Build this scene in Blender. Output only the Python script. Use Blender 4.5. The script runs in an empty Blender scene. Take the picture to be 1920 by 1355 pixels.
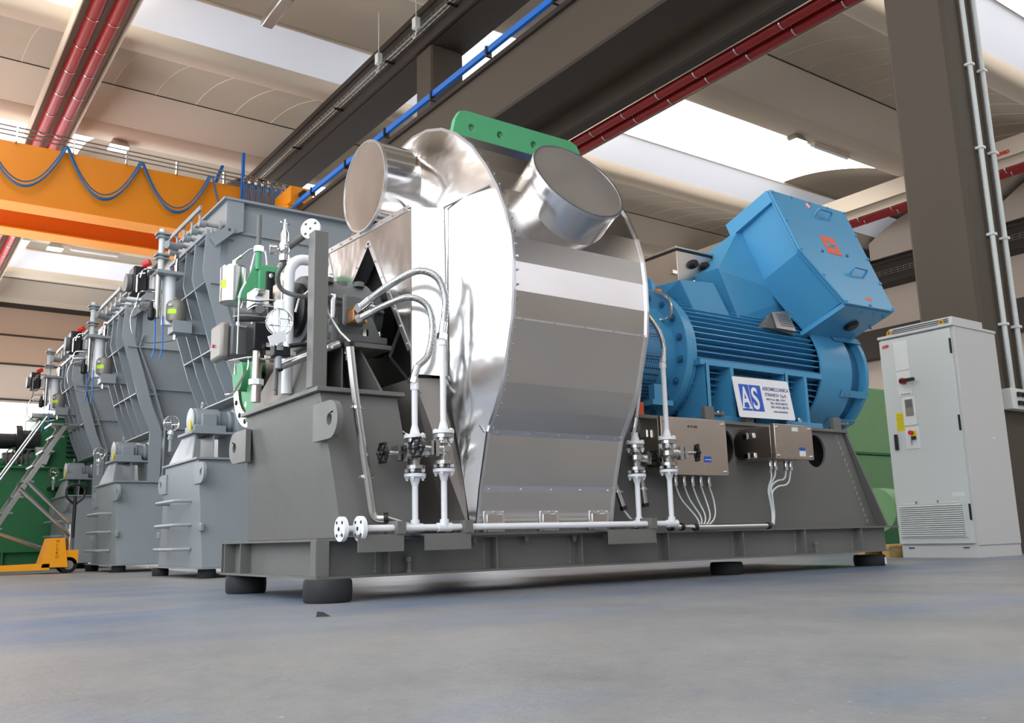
import bpy, bmesh, math, random
from mathutils import Vector, Matrix
from mathutils.geometry import tessellate_polygon
random.seed(7)
C = bpy.context.scene.collection
sc = bpy.context.scene
# ------------------------------------------------------------------ camera, world, exposure
YAW, PITCH, ROLL = .62050, .19188, -.025711
cy, sy, cp, sp, cr, sr = math.cos(YAW), math.sin(YAW), math.cos(PITCH), math.sin(PITCH), math.cos(ROLL), math.sin(ROLL)
fwd = Vector((cp*sy, cp*cy, sp)); rt = Vector((cy, -sy, 0)); up = rt.cross(fwd)
r2 = rt*cr + up*sr; u2 = up*cr - rt*sr
cam = bpy.data.cameras.new('camera'); camo = bpy.data.objects.new('camera', cam); C.objects.link(camo)
camo.matrix_world = Matrix(((r2.x, u2.x, -fwd.x, 0), (r2.y, u2.y, -fwd.y, 0), (r2.z, u2.z, -fwd.z, .31), (0, 0, 0, 1)))
cam.sensor_width = 36; cam.lens = 1700.6/1920*36; cam.clip_end = 300; cam.clip_start = .02
sc.camera = camo
w = bpy.data.worlds.new('overcast'); sc.world = w; w.use_nodes = True
w.node_tree.nodes['Background'].inputs[0].default_value = (.9, .95, 1, 1)
w.node_tree.nodes['Background'].inputs[1].default_value = 1.0
sc.view_settings.view_transform = 'Standard'; sc.view_settings.look = 'None'
sc.view_settings.exposure = 0.32; sc.view_settings.gamma = 1
sc.view_settings.use_curve_mapping = False
SKY_L, WIN_L, GATE_L, HIGH_L = 3.2, 6.5, 2.7, .7      # daylight coming through roof lights / side windows / gates

# ------------------------------------------------------------------ materials
def srgb(r, g, b):
    f = lambda c: (c/255/12.92) if c/255 <= .04045 else ((c/255+.055)/1.055)**2.4
    return (f(r), f(g), f(b), 1)
MATS = {}
def mat(name, rgb, rough=.5, metal=0., mott=.06, scale=6., bump=0., bscale=40., spec=.5, emit=0, aniso=None, stretch=None, rvar=0., trans=0, coat=0):
    m = bpy.data.materials.new(name); m.use_nodes = True; nt = m.node_tree; N = nt.nodes; L = nt.links
    p = N['Principled BSDF']; p.inputs['Roughness'].default_value = rough; p.inputs['Metallic'].default_value = metal
    p.inputs['Specular IOR Level'].default_value = spec
    p.inputs['Coat Weight'].default_value = coat
    if trans: p.inputs['Transmission Weight'].default_value = trans
    tc = N.new('ShaderNodeTexCoord'); mp = N.new('ShaderNodeMapping'); L.new(tc.outputs['Object'], mp.inputs[0])
    if stretch: mp.inputs['Scale'].default_value = stretch
    no = N.new('ShaderNodeTexNoise'); no.inputs['Scale'].default_value = scale; no.inputs['Detail'].default_value = 5
    L.new(mp.outputs[0], no.inputs['Vector'])
    mx = N.new('ShaderNodeMix'); mx.data_type = 'RGBA'; c = srgb(*rgb)
    mx.inputs[6].default_value = tuple(max(0, v*(1-mott)) for v in c[:3])+(1,)
    mx.inputs[7].default_value = tuple(min(1, v*(1+mott)) for v in c[:3])+(1,)
    L.new(no.outputs[0], mx.inputs[0]); L.new(mx.outputs[2], p.inputs['Base Color'])
    if rvar:
        mr = N.new('ShaderNodeMapRange'); mr.inputs[3].default_value = rough-rvar; mr.inputs[4].default_value = rough+rvar
        mr.inputs[1].default_value = .3; mr.inputs[2].default_value = .7
        L.new(no.outputs[0], mr.inputs[0]); L.new(mr.outputs[0], p.inputs['Roughness'])
    if bump:
        n2 = N.new('ShaderNodeTexNoise'); n2.inputs['Scale'].default_value = bscale; n2.inputs['Detail'].default_value = 3
        L.new(mp.outputs[0], n2.inputs['Vector'])
        bp = N.new('ShaderNodeBump'); bp.inputs['Strength'].default_value = 1; bp.inputs['Distance'].default_value = bump
        L.new(n2.outputs[0], bp.inputs['Height']); L.new(bp.outputs[0], p.inputs['Normal'])
    if emit:
        L.new(mx.outputs[2], p.inputs['Emission Color']); p.inputs['Emission Strength'].default_value = emit
    MATS[name] = m; return m
mat('skid_gray', (112, 112, 108), .42, mott=.05, bump=.0006, bscale=60, rvar=.05)
mat('edge_weld', (172, 176, 174), .45, metal=.5)
mat('light_gray', (144, 152, 156), .42, mott=.05, scale=3, rvar=.05)
mat('beam_brown', (76, 67, 56), .7, mott=.05, scale=1)
mat('beam_dark', (48, 39, 32), .7, mott=.05, scale=1)
mat('alu', (226, 225, 224), .17, 1, mott=.03, scale=1.5, bump=.004, bscale=1.6, rvar=.05)
mat('alu_front', (236, 234, 232), .2, 1, mott=.03, scale=1.5, bump=.012, bscale=2.2, rvar=.05)
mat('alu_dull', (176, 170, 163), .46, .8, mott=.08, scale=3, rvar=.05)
mat('alu_rim', (214, 210, 205), .19, 1, mott=.03, scale=1.2, rvar=.04)
mat('alu_trim', (225, 226, 228), .3, 1)
mat('stainless', (198, 186, 174), .3, 1, mott=.02, scale=2, rvar=.03)
mat('steel', (196, 196, 193), .26, 1, mott=.03, scale=2)
mat('chrome', (225, 227, 228), .14, 1, mott=.03)
mat('bronze', (180, 128, 96), .35, 1)
mat('brass', (205, 165, 80), .3, 1)
mat('blue', (76, 154, 197), .32, mott=.03, scale=2, rvar=.015)
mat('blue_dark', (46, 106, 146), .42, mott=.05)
mat('rail_blue', (20, 110, 205), .5)
mat('cable_blue', (52, 108, 160), .5)
mat('green', (74, 158, 108), .5, mott=.06)
mat('green_dark', (38, 112, 66), .5, mott=.12, scale=2)
mat('green_pale', (122, 168, 116), .5, mott=.08)
mat('orange', (240, 146, 4), .45, mott=.03, scale=1)
mat('orange_deep', (222, 100, 8), .5, mott=.03, scale=1)
mat('truck_yellow', (250, 166, 20), .4)
mat('red_tube', (150, 14, 22), .4, mott=.1, scale=3)
mat('red', (214, 40, 34), .4)
mat('orange_mark', (236, 96, 52), .5)
mat('white_paint', (238, 240, 242), .4, mott=.01)
mat('cabinet', (208, 214, 210), .38, mott=.02, scale=2)
mat('cabinet_side', (204, 205, 203), .45, mott=.02, scale=2)
mat('panel_white', (226, 230, 226), .45)
mat('black', (18, 18, 20), .45)
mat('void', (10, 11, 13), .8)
mat('rubber', (38, 40, 42), .75, mott=.4, scale=9, bump=.002, bscale=25)
mat('cast_gray', (100, 102, 101), .5, mott=.08, scale=6, bump=.0006, bscale=50)
mat('yellow', (232, 214, 30), .5)
mat('lime', (190, 240, 30), .5)
mat('sign_white', (240, 242, 244), .35, mott=.01)
mat('sign_blue', (18, 84, 196), .4)
mat('text_gray', (70, 84, 130), .6)
mat('text_black', (30, 30, 30), .6)
mat('rib_cream', (206, 192, 174), .8, mott=.03, scale=.7)
mat('roof_panel', (202, 190, 174), .85, mott=.04, scale=.5)
mat('roof_vault', (172, 160, 143), .9, mott=.04, scale=.5)
mat('wall_brown', (176, 150, 130), .85, mott=.04, scale=.4)
mat('wall_pale', (186, 172, 160), .85, mott=.03, scale=.4)
mat('gray_tank', (140, 136, 128), .4, metal=.2)
mat('wood', (196, 160, 92), .7, mott=.2, stretch=(1, 8, 1))
mat('skylight', (252, 248, 244), .5, emit=SKY_L, mott=.02, scale=.4)
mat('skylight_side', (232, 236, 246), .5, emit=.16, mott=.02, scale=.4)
mat('window_glow', (250, 252, 255), .5, emit=WIN_L, mott=0)
mat('high_glow', (240, 242, 252), .5, emit=HIGH_L, mott=0)
mat('wall_neutral', (176, 172, 168), .85, mott=.03, scale=.4)
mat('gate_glow', (240, 246, 255), .5, emit=GATE_L, mott=0)
mat('lamp_glow', (255, 250, 238), .5, emit=14, mott=0)
mat('glass', (250, 253, 253), .02, trans=1, mott=0)
MATS['glass'].node_tree.nodes['Principled BSDF'].inputs['IOR'].default_value = 1.1
# braided hose: fine diagonal weave
m = mat('braid', (186, 188, 186), .35, .9)
nt = m.node_tree; N = nt.nodes; L = nt.links
wv = N.new('ShaderNodeTexChecker'); wv.inputs['Scale'].default_value = 170; wv.inputs[1].default_value = srgb(215, 217, 216); wv.inputs[2].default_value = srgb(120, 122, 120)
mpp = N.new('ShaderNodeMapping'); mpp.inputs['Rotation'].default_value = (.78, .6, .78)
L.new(N['Texture Coordinate'].outputs['Object'], mpp.inputs[0]); L.new(mpp.outputs[0], wv.inputs[0]); L.new(wv.outputs[0], N['Principled BSDF'].inputs['Base Color'])
# perforated guard
m = mat('perforated', (70, 135, 180), .4)
nt = m.node_tree; N = nt.nodes; L = nt.links
vo = N.new('ShaderNodeTexVoronoi'); vo.inputs['Scale'].default_value = 45; vo.inputs['Randomness'].default_value = 0
rp = N.new('ShaderNodeValToRGB'); rp.color_ramp.elements[0].position = .34; rp.color_ramp.elements[0].color = (.005, .006, .008, 1); rp.color_ramp.elements[1].position = .4; rp.color_ramp.elements[1].color = srgb(70, 135, 180)
L.new(N['Texture Coordinate'].outputs['Object'], vo.inputs['Vector']); L.new(vo.outputs['Distance'], rp.inputs[0]); L.new(rp.outputs[0], N['Principled BSDF'].inputs['Base Color'])
# workshop floor: trowelled concrete with blue and dark stains, scuffs
m = mat('floor_concrete', (150, 150, 150), .45)
nt = m.node_tree; N = nt.nodes; L = nt.links; P = N['Principled BSDF']
tc = N['Texture Coordinate']
def noise(scale, det=6, stretch=(1, 1, 1), rough=.6):
    mp = N.new('ShaderNodeMapping'); mp.inputs['Scale'].default_value = stretch; L.new(tc.outputs['Object'], mp.inputs[0])
    n = N.new('ShaderNodeTexNoise'); n.inputs['Scale'].default_value = scale; n.inputs['Detail'].default_value = det; n.inputs['Roughness'].default_value = rough
    L.new(mp.outputs[0], n.inputs['Vector']); return n.outputs[0]
def ramp(fac, a, b, ca=(0, 0, 0, 1), cb=(1, 1, 1, 1)):
    r = N.new('ShaderNodeValToRGB'); e = r.color_ramp.elements; e[0].position = a; e[1].position = b; e[0].color = ca; e[1].color = cb
    L.new(fac, r.inputs[0]); return r.outputs[0]
def mixc(f, a, b):
    x = N.new('ShaderNodeMix'); x.data_type = 'RGBA'
    if hasattr(f, 'links'): L.new(f, x.inputs[0])
    else: x.inputs[0].default_value = f
    for s, v in ((6, a), (7, b)):
        if hasattr(v, 'links'): L.new(v, x.inputs[s])
        else: x.inputs[s].default_value = v
    return x.outputs[2]
base = ramp(noise(.9, 10), .35, .68, srgb(120, 121, 121), srgb(154, 152, 149))
fine = ramp(noise(14, 8), .3, .75, srgb(126, 127, 127), srgb(156, 154, 150))
col = mixc(.45, base, fine)
blue = ramp(noise(.55, 7, (1, 1.4, 1)), .52, .68)
bm_ = N.new('ShaderNodeMath'); bm_.operation = 'MULTIPLY'; L.new(blue, bm_.inputs[0]); bm_.inputs[1].default_value = .5
col = mixc(bm_.outputs[0], col, srgb(92, 122, 158))
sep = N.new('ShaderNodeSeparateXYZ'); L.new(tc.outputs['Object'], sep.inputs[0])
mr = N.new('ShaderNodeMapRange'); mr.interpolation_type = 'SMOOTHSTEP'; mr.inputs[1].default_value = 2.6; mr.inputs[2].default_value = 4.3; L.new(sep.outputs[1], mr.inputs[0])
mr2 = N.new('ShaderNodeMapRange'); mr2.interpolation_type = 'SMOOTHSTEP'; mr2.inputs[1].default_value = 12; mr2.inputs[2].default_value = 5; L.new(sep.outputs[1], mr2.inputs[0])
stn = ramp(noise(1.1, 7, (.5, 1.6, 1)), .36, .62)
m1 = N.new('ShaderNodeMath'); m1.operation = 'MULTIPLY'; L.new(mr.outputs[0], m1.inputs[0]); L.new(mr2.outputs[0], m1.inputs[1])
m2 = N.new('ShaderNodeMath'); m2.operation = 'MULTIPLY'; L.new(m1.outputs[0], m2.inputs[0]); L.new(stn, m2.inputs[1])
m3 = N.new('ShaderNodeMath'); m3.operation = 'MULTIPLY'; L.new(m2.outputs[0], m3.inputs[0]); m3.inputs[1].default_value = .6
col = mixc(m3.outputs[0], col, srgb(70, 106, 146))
dark = ramp(noise(1.7, 8, (1, .5, 1), .7), .56, .74)
dm = N.new('ShaderNodeMath'); dm.operation = 'MULTIPLY'; L.new(dark, dm.inputs[0]); dm.inputs[1].default_value = .45
col = mixc(dm.outputs[0], col, srgb(98, 100, 106))
spk = ramp(noise(60, 2), .71, .75)
col = mixc(spk, col, srgb(206, 206, 204))
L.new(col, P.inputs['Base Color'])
rr = N.new('ShaderNodeMapRange'); rr.inputs[3].default_value = .3; rr.inputs[4].default_value = .55; L.new(noise(2.2, 6), rr.inputs[0]); L.new(rr.outputs[0], P.inputs['Roughness'])
bp = N.new('ShaderNodeBump'); bp.inputs['Distance'].default_value = .0015; L.new(noise(30, 4), bp.inputs['Height']); L.new(bp.outputs[0], P.inputs['Normal'])

# ------------------------------------------------------------------ mesh helpers
def frame(d):
    d = d.normalized(); a = Vector((0, 0, 1)) if abs(d.z) < .9 else Vector((1, 0, 0))
    u = d.cross(a).normalized(); return u, d.cross(u).normalized()
class G:
    def __init__(s): s.v = []; s.f = []
    def add(s, vs, fs):
        n = len(s.v); s.v += [tuple(p) for p in vs]; s.f += [tuple(i+n for i in f) for f in fs]; return s
    def box(s, x0, x1, y0, y1, z0, z1):
        return s.add([(x, y, z) for x in (x0, x1) for y in (y0, y1) for z in (z0, z1)],
                     [(0, 1, 3, 2), (4, 6, 7, 5), (0, 4, 5, 1), (2, 3, 7, 6), (0, 2, 6, 4), (1, 5, 7, 3)])
    def frustum(s, b, t):   # b,t = 4 points each (rings)
        n = len(b)
        return s.add(list(b)+list(t), [tuple(range(n))[::-1], tuple(range(n, 2*n))]+[(i, (i+1) % n, (i+1) % n+n, i+n) for i in range(n)])
    def taper(s, B, zb, T, zt):   # rects (x0,x1,y0,y1)
        q = lambda R, z: [(R[0], R[2], z), (R[1], R[2], z), (R[1], R[3], z), (R[0], R[3], z)]
        return s.frustum(q(B, zb), q(T, zt))
    def cyl(s, a, b, r, r1=None, n=20, cap=True):
        a = Vector(a); b = Vector(b); r1 = r if r1 is None else r1; u, v = frame(b-a)
        ra = [a+(u*math.cos(t)+v*math.sin(t))*r for t in [2*math.pi*i/n for i in range(n)]]
        rb = [b+(u*math.cos(t)+v*math.sin(t))*r1 for t in [2*math.pi*i/n for i in range(n)]]
        fs = [(i, (i+1) % n, (i+1) % n+n, i+n) for i in range(n)]
        if cap: fs += [tuple(range(n))[::-1], tuple(range(n, 2*n))]
        return s.add(ra+rb, fs)
    def ring(s, a, b, ro, ri, n=32):
        a = Vector(a); b = Vector(b); u, v = frame(b-a); P = []
        for c, r in ((a, ro), (b, ro), (b, ri), (a, ri)):
            P += [c+(u*math.cos(2*math.pi*i/n)+v*math.sin(2*math.pi*i/n))*r for i in range(n)]
        return s.add(P, [(k*n+i, k*n+(i+1) % n, ((k+1) % 4)*n+(i+1) % n, ((k+1) % 4)*n+i) for k in range(4) for i in range(n)])
    def rev(s, o, d, prof, n=28):   # prof [(along, radius)...]
        o = Vector(o); d = Vector(d).normalized(); u, v = frame(d); P = []
        for h, r in prof: P += [o+d*h+(u*math.cos(2*math.pi*i/n)+v*math.sin(2*math.pi*i/n))*max(r, 1e-4) for i in range(n)]
        k = len(prof)
        return s.add(P, [(j*n+i, j*n+(i+1) % n, (j+1)*n+(i+1) % n, (j+1)*n+i) for j in range(k-1) for i in range(n)]+[tuple(range(n))[::-1], tuple(range((k-1)*n, k*n))])
    def tube(s, pts, r, n=10, rad=0):
        pts = [Vector(p) for p in pts]
        if rad:
            q = [pts[0]]
            for i in range(1, len(pts)-1):
                a, b, c = pts[i-1], pts[i], pts[i+1]
                ra = min(rad, (a-b).length*.49, (c-b).length*.49)
                p0 = b+(a-b).normalized()*ra; p1 = b+(c-b).normalized()*ra
                for k in range(7):
                    t = k/6; q.append(p0*(1-t)**2+b*2*t*(1-t)+p1*t*t)
            q.append(pts[-1]); pts = q
        pts = [p for i, p in enumerate(pts) if i == 0 or (p-pts[i-1]).length > 1e-5]
        m = len(pts); u, v = frame(pts[1]-pts[0]); P = []
        for i, p in enumerate(pts):
            d = (pts[min(i+1, m-1)]-pts[max(i-1, 0)]).normalized()
            u = (u-d*u.dot(d)).normalized(); v = d.cross(u)
            P += [p+(u*math.cos(2*math.pi*k/n)+v*math.sin(2*math.pi*k/n))*r for k in range(n)]
        return s.add(P, [(j*n+i, j*n+(i+1) % n, (j+1)*n+(i+1) % n, (j+1)*n+i) for j in range(m-1) for i in range(n)]+[tuple(range(n))[::-1], tuple(range((m-1)*n, m*n))])
    def sph(s, c, r, n=16, sz=1):
        c = Vector(c); return s.rev(c-Vector((0, 0, r*sz)), (0, 0, 1), [(r*sz*(1-math.cos(math.pi*k/8)), r*math.sin(math.pi*k/8)) for k in range(9)], n)
    def plate(s, outer, o, u, v, t, holes=()):   # flat plate with holes; 2-D outline -> o+u*x+v*y, thickness vector t
        o = Vector(o); u = Vector(u); v = Vector(v); t = Vector(t)
        loops = [list(outer)]+[list(h) for h in holes]
        tri = tessellate_polygon([[Vector((p[0], p[1], 0)) for p in l] for l in loops])
        fl = [p for l in loops for p in l]; n = len(fl)
        fs = [tuple(x) for x in tri]+[tuple(i+n for i in x)[::-1] for x in tri]
        k = 0
        for l in loops:
            m = len(l); fs += [(k+i, k+(i+1) % m, k+(i+1) % m+n, k+i+n) for i in range(m)]; k += m
        return s.add([o+u*p[0]+v*p[1] for p in fl]+[o+u*p[0]+v*p[1]+t for p in fl], fs)
    def hull(s, pts):
        bm = bmesh.new(); vs = [bm.verts.new(p) for p in pts]
        r = bmesh.ops.convex_hull(bm, input=vs)
        bmesh.ops.delete(bm, geom=[g for g in r['geom_interior'] if isinstance(g, bmesh.types.BMVert)], context='VERTS')
        bm.verts.index_update(); s.add([v.co.copy() for v in bm.verts], [[v.index for v in f.verts] for f in bm.faces]); bm.free(); return s
    def bolt(s, p, d, r=.012, h=.012):
        p = Vector(p); d = Vector(d).normalized(); return s.cyl(p-d*.002, p+d*h, r, n=6)
def circ(cx, cyy, r, n=20, a0=0, a1=2*math.pi, e=False):
    k = n+1 if e else n
    return [(cx+r*math.cos(a0+(a1-a0)*i/n), cyy+r*math.sin(a0+(a1-a0)*i/n)) for i in range(k)]
def inv(o):
    M = Matrix.Identity(4); 
    if o is not None: M = Matrix.Translation(o.location)
    return M.inverted()
def tag(o, label=None, cat=None, group=None, kind=None):
    if label: o['label'] = label
    if cat: o['category'] = cat
    if group: o['group'] = group
    if kind: o['kind'] = kind
    return o
def obj(name, g, m, parent=None, smooth=True, bev=0, label=None, ang=32):
    me = bpy.data.meshes.new(name); me.from_pydata(g.v, [], g.f); me.validate()
    bm = bmesh.new(); bm.from_mesh(me); bmesh.ops.recalc_face_normals(bm, faces=bm.faces); bm.to_mesh(me); bm.free()
    me.materials.append(MATS[m])
    if smooth:
        me.shade_smooth(); me.set_sharp_from_angle(angle=math.radians(ang))
    o = bpy.data.objects.new(name, me); C.objects.link(o)
    if parent is not None:
        o.parent = parent; o.matrix_parent_inverse = inv(parent)
    if bev:
        b = o.modifiers.new('edge', 'BEVEL'); b.width = bev; b.segments = 2; b.limit_method = 'ANGLE'; b.angle_limit = math.radians(40)
    if label: o['label'] = label
    return o
def islands(g):
    n = len(g.v); par = list(range(n))
    def find(a):
        while par[a] != a: par[a] = par[par[a]]; a = par[a]
        return a
    for f in g.f:
        r = find(f[0])
        for i in f[1:]: par[find(i)] = r
    out = {}
    for f in g.f: out.setdefault(find(f[0]), []).append(f)
    res = []
    for fs in out.values():
        ids = sorted({i for f in fs for i in f}); mp = {i: k for k, i in enumerate(ids)}
        h = G(); h.v = [g.v[i] for i in ids]; h.f = [tuple(mp[i] for i in f) for f in fs]; res.append(h)
    return res
def each(name, g, m, parent=None, **k):     # one part per separate piece of g
    return [obj(name, h, m, parent, **k) for h in islands(g)]
def thing(name, label, cat, loc=(0, 0, 0), group=None):
    o = bpy.data.objects.new(name, None); o.empty_display_size = .1; C.objects.link(o); o.location = loc
    return tag(o, label, cat, group)
def one(name, g, m, label, cat, group=None, **k): return tag(obj(name, g, m, None, **k), label, cat, group)
def struct(name, g, m, **k): return tag(obj(name, g, m, None, **k), kind='structure')
def dup(o, delta, label=None, parent=None, group=None):
    c = o.copy(); C.objects.link(c)
    if parent is None:
        c.location = o.location+Vector(delta)
        if label: c['label'] = label
        if group: c['group'] = group
    else:
        pin = o.matrix_parent_inverse.copy(); c.parent = parent; c.matrix_parent_inverse = pin
    for ch in list(o.children): dup(ch, delta, None, c)
    return c
def text(s, name, size, o, u, v, m, parent, depth=.0015, align='LEFT', bold=0, sx=1):
    cu = bpy.data.curves.new(name, 'FONT'); cu.body = s; cu.size = size; cu.extrude = depth; cu.align_x = align; cu.offset = bold
    t = bpy.data.objects.new('tmp', cu); C.objects.link(t)
    bpy.context.view_layer.update(); dg = bpy.context.evaluated_depsgraph_get()
    me = bpy.data.meshes.new_from_object(t.evaluated_get(dg)); bpy.data.objects.remove(t)
    o = Vector(o); u = Vector(u).normalized(); v = Vector(v).normalized(); n = u.cross(v)
    g = G(); g.add([o+u*p.co.x*sx+v*p.co.y+n*p.co.z for p in me.vertices], [tuple(f.vertices) for f in me.polygons])
    return obj(name, g, m, parent, smooth=False)
V = Vector
# ------------------------------------------------------------------ the hall
XL, XR, YN, YF = -3.6, 46.0, -13.0, 54.0
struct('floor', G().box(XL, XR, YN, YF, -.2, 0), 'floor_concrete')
# roof: prefabricated wing beams running along x; bays alternate rooflight vault / opaque vault
ribs = [(-7.0, 0), (-.6, 1), (5.5, 0), (11.45, 1), (17.0, 0), (23.05, 1), (29.25, 0), (35.4, 1), (41.4, 0), (47.6, 1), (53.6, 0)]
RZ = 13.3
roofX0, roofX1 = XL, XR
k = 0
for i, (yr, kind) in enumerate(ribs):
    # trough shaped rib
    g = G(); wdt = .82
    prof = [(yr-.1, RZ+1.0), (yr-.08, RZ+.3), (yr+.06, RZ+.04), (yr+.2, RZ-.02), (yr+wdt-.2, RZ-.02), (yr+wdt-.05, RZ+.04), (yr+wdt+.05, RZ+.25), (yr+wdt+.1, RZ+1.0)]
    g.frustum([(roofX0, a, b) for a, b in prof], [(roofX1, a, b) for a, b in prof])
    k += 1; struct('trim_%d' % k, g, 'rib_cream', ang=60)
    if i+1 >= len(ribs): continue
    y0 = yr+wdt; y1 = ribs[i+1][0]; lit = (kind == 0)
    yc = y1-(1.0 if lit else 1.25); zc = RZ+.95
    # curved vault from this rib up to the crest, then the pale inclined wing down to the next rib
    arc = [(y0+(yc-y0)*t, RZ+.1+.92*math.sin(t*math.pi/2)**.9) for t in [j/12 for j in range(13)]]
    outer = [(a, b+.06) for a, b in arc]
    g = G(); g2 = G()
    if not lit:
        pr_ = arc+outer[::-1]; g.frustum([(roofX0, a, b) for a, b in pr_], [(roofX1, a, b) for a, b in pr_])
        struct('ceiling.%03d' % i, g, 'roof_vault', ang=60)
        sm = G()
        for xs in [XL+1.25*j for j in range(0, 39)]:
            sm.tube([(xs, a, b-.004) for a, b in arc], .012, n=4)
        struct('trim_%d' % (30+i), sm, 'rib_cream')
    else:
        for (a0, a1) in ((roofX0, 5.2), (5.2, 11.4), (11.4, 29.6), (29.6, XR)):
            solid = a0 in (5.2, 29.6)
            gg = G(); pr_ = arc+outer[::-1]; gg.frustum([(a0, a, b) for a, b in pr_], [(a1, a, b) for a, b in pr_])
            struct('ceiling.%03d' % (i*10+int(a0+5)), gg, 'roof_vault' if solid else 'skylight', ang=60)
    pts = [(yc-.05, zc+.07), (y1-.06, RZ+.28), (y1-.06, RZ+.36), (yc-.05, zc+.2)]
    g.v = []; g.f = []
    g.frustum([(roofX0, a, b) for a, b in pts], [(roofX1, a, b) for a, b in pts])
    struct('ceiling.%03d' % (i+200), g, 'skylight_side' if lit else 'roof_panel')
    e = G().box(roofX0, roofX1, yc-.07, yc-.03, zc+.0 if lit else zc+.05, zc+.12)
    struct('trim_%d' % (60+i), e, 'rib_cream' if lit else 'beam_dark')
# walls
g = G(); g.box(XL, XR, YF, YF+.3, 0, 4.6); g.box(XL, XR, YF, YF+.3, 8.0, 14.6)
for a, b in ((XL, -1.6), (9.5, 13), (24, 27), (40, XR)): g.box(a, b, YF, YF+.3, 4.6, 8.0)
struct('wall_far', g, 'wall_pale')
g = G()
for a, b in ((10.05, 13.2), ): g.box(XL, XR, YF-.04, YF, a, b)
struct('trim_80', g, 'wall_brown')
g = G()
for z in (8.15, 10.05, 11.6): g.box(XL, XR, YF-.1, YF, z-.04, z+.05)
g.box(XL, XR, YF-.3, YF, 13.1, 13.35)
struct('trim_81', g, 'beam_dark')
n = 0
for a, b in ((-1.6, 9.5), (13, 24), (27, 40)):
    n += 1
    struct('window_%d' % n, G().box(a, b, YF+.12, YF+.16, 4.6, 8.0), 'window_glow')
    g = G()
    xx = a
    while xx <= b+.01: g.box(xx-.05, xx+.05, YF+.02, YF+.12, 4.6, 8.0); xx += (b-a)/4
    struct('trim_%d' % (82+n), g, 'panel_white')
# side wall on the left with sunlit gates; rear window panels added unseen for fill light
g = G(); g.box(XL-.3, XL, YN, YF, 9.6, 14.6); g.box(XL-.3, XL, YN, YF, 0, 1.3)
for a, b in ((YN, -8), (-2.2, -1), (10.4, 23), (33, 35), (46, YF)): g.box(XL-.3, XL, a, b, 1.3, 9.6)
struct('wall_left', g, 'wall_pale')
for a, b in ((-8, -2.2), (-1, 10.4), (23, 33), (35, 46)):  # rearmost panels are out of view, added to brighten the rest of the hall
    n += 1
    struct('window_%d' % n, G().box(XL-.2, XL-.16, a, b, 1.3, 9.6), 'gate_glow' if b < 11 else 'window_glow')
# near wall behind the viewer, right wall
g = G(); g.box(XL, XR, YN-.3, YN, 0, 6.3); g.box(XL, XR, YN-.3, YN, 10.8, 14.6)
for a, b in ((XL, 1), (26, 27), (40, XR)): g.box(a, b, YN-.3, YN, 6.3, 10.8)
struct('wall_near', g, 'wall_neutral')
for a, b in ((1, 26), (27, 40)):
    n += 1; struct('window_%d' % n, G().box(a, b, YN-.2, YN-.15, 6.3, 10.8), 'high_glow')
g = G(); g.box(XR, XR+.3, YN, YF, 0, 14.6); struct('wall_right', g, 'wall_pale')
# column line between the bays
def column(name, x0, y0, label, zt=12.45):
    g = G(); c = .045
    o = [(x0+c, y0), (x0+.92-c, y0), (x0+.92, y0+c), (x0+.92, y0+.76-c), (x0+.92-c, y0+.76), (x0+c, y0+.76), (x0, y0+.76-c), (x0, y0+c)]
    g.frustum([(a, b, 0) for a, b in o], [(a, b, zt) for a, b in o])
    return one(name, g, 'beam_brown', label, 'column', group=None, smooth=False)
column('concrete_column', 10.3, 5.12, 'thick taupe column carrying two grey conduits behind the white cabinet')
column('concrete_column', 10.3, 17.45, 'short stretch of brown column seen between roof beam and blue-edged crane girder')
# upper roof beam on the column heads, with lower chord shadow step
g = G(); g.box(10.28, 11.24, -12.8, 53.6, 12.15, 13.28); g.box(10.22, 10.3, -12.8, 53.6, 13.12, 13.28); g.box(10.2, 10.3, -12.8, 53.6, 12.15, 12.3)
one('roof_beam', g, 'beam_dark', 'dark brown roof beam with a wire cable tray on its flank, upper left of centre', 'beam')
# wire cable tray along roof beam
t = thing('cable_tray', 'grey wire mesh cable tray running along the side of the dark roof beam', 'cable tray', (10.1, 10, 12.6))
g = G()
for z in (12.52, 12.62, 12.72): g.tube([(10.12, 9, z), (10.12, 53, z)], .009, n=5)
for x in (10.0, 10.2): g.tube([(x, 9, 12.5), (x, 53, 12.5)], .009, n=5)
y = 9
while y < 53: g.tube([(10.0, y, 12.62), (10.0, y, 12.5), (10.2, y, 12.5), (10.12, y, 12.74)], .006, n=4); y += .22
obj('mesh_basket', g, 'steel', t)
g = G()
for z, x in ((12.53, 10.05), (12.56, 10.1), (12.53, 10.15)): g.tube([(x, 9+3*j, z+.015*random.random()) for j in range(15)], .018, n=6)
obj('cable', g, 'panel_white', t)
g = G()
for y in [10+3.1*j for j in range(14)]: g.box(10.0, 10.3, y-.03, y+.03, 12.46, 12.5)
each('bracket', g, 'black', t)
for (yy, lab) in ((19.55, 'white junction box hanging on a thin rod before the roof beam, left one of two'), (17.57, 'white junction box hanging on a rod before the roof beam near the column head')):
    t = thing('hanging_junction_box', lab, 'junction box', (9.95, yy, 12.64))
    obj('box', G().box(9.88, 10.02, yy-.09, yy+.09, 12.5, 12.78), 'panel_white', t, bev=.01)
    obj('rod', G().cyl((9.95, yy, 12.78), (9.95, yy, 14.0), .014, n=6), 'panel_white', t)
    obj('cable', G().tube([(9.95, yy, 12.5), (9.95, yy, 12.35), (10.0, yy+.25, 12.35), (10.06, yy+.35, 12.53)], .014, n=6, rad=.1), 'panel_white', t)
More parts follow.
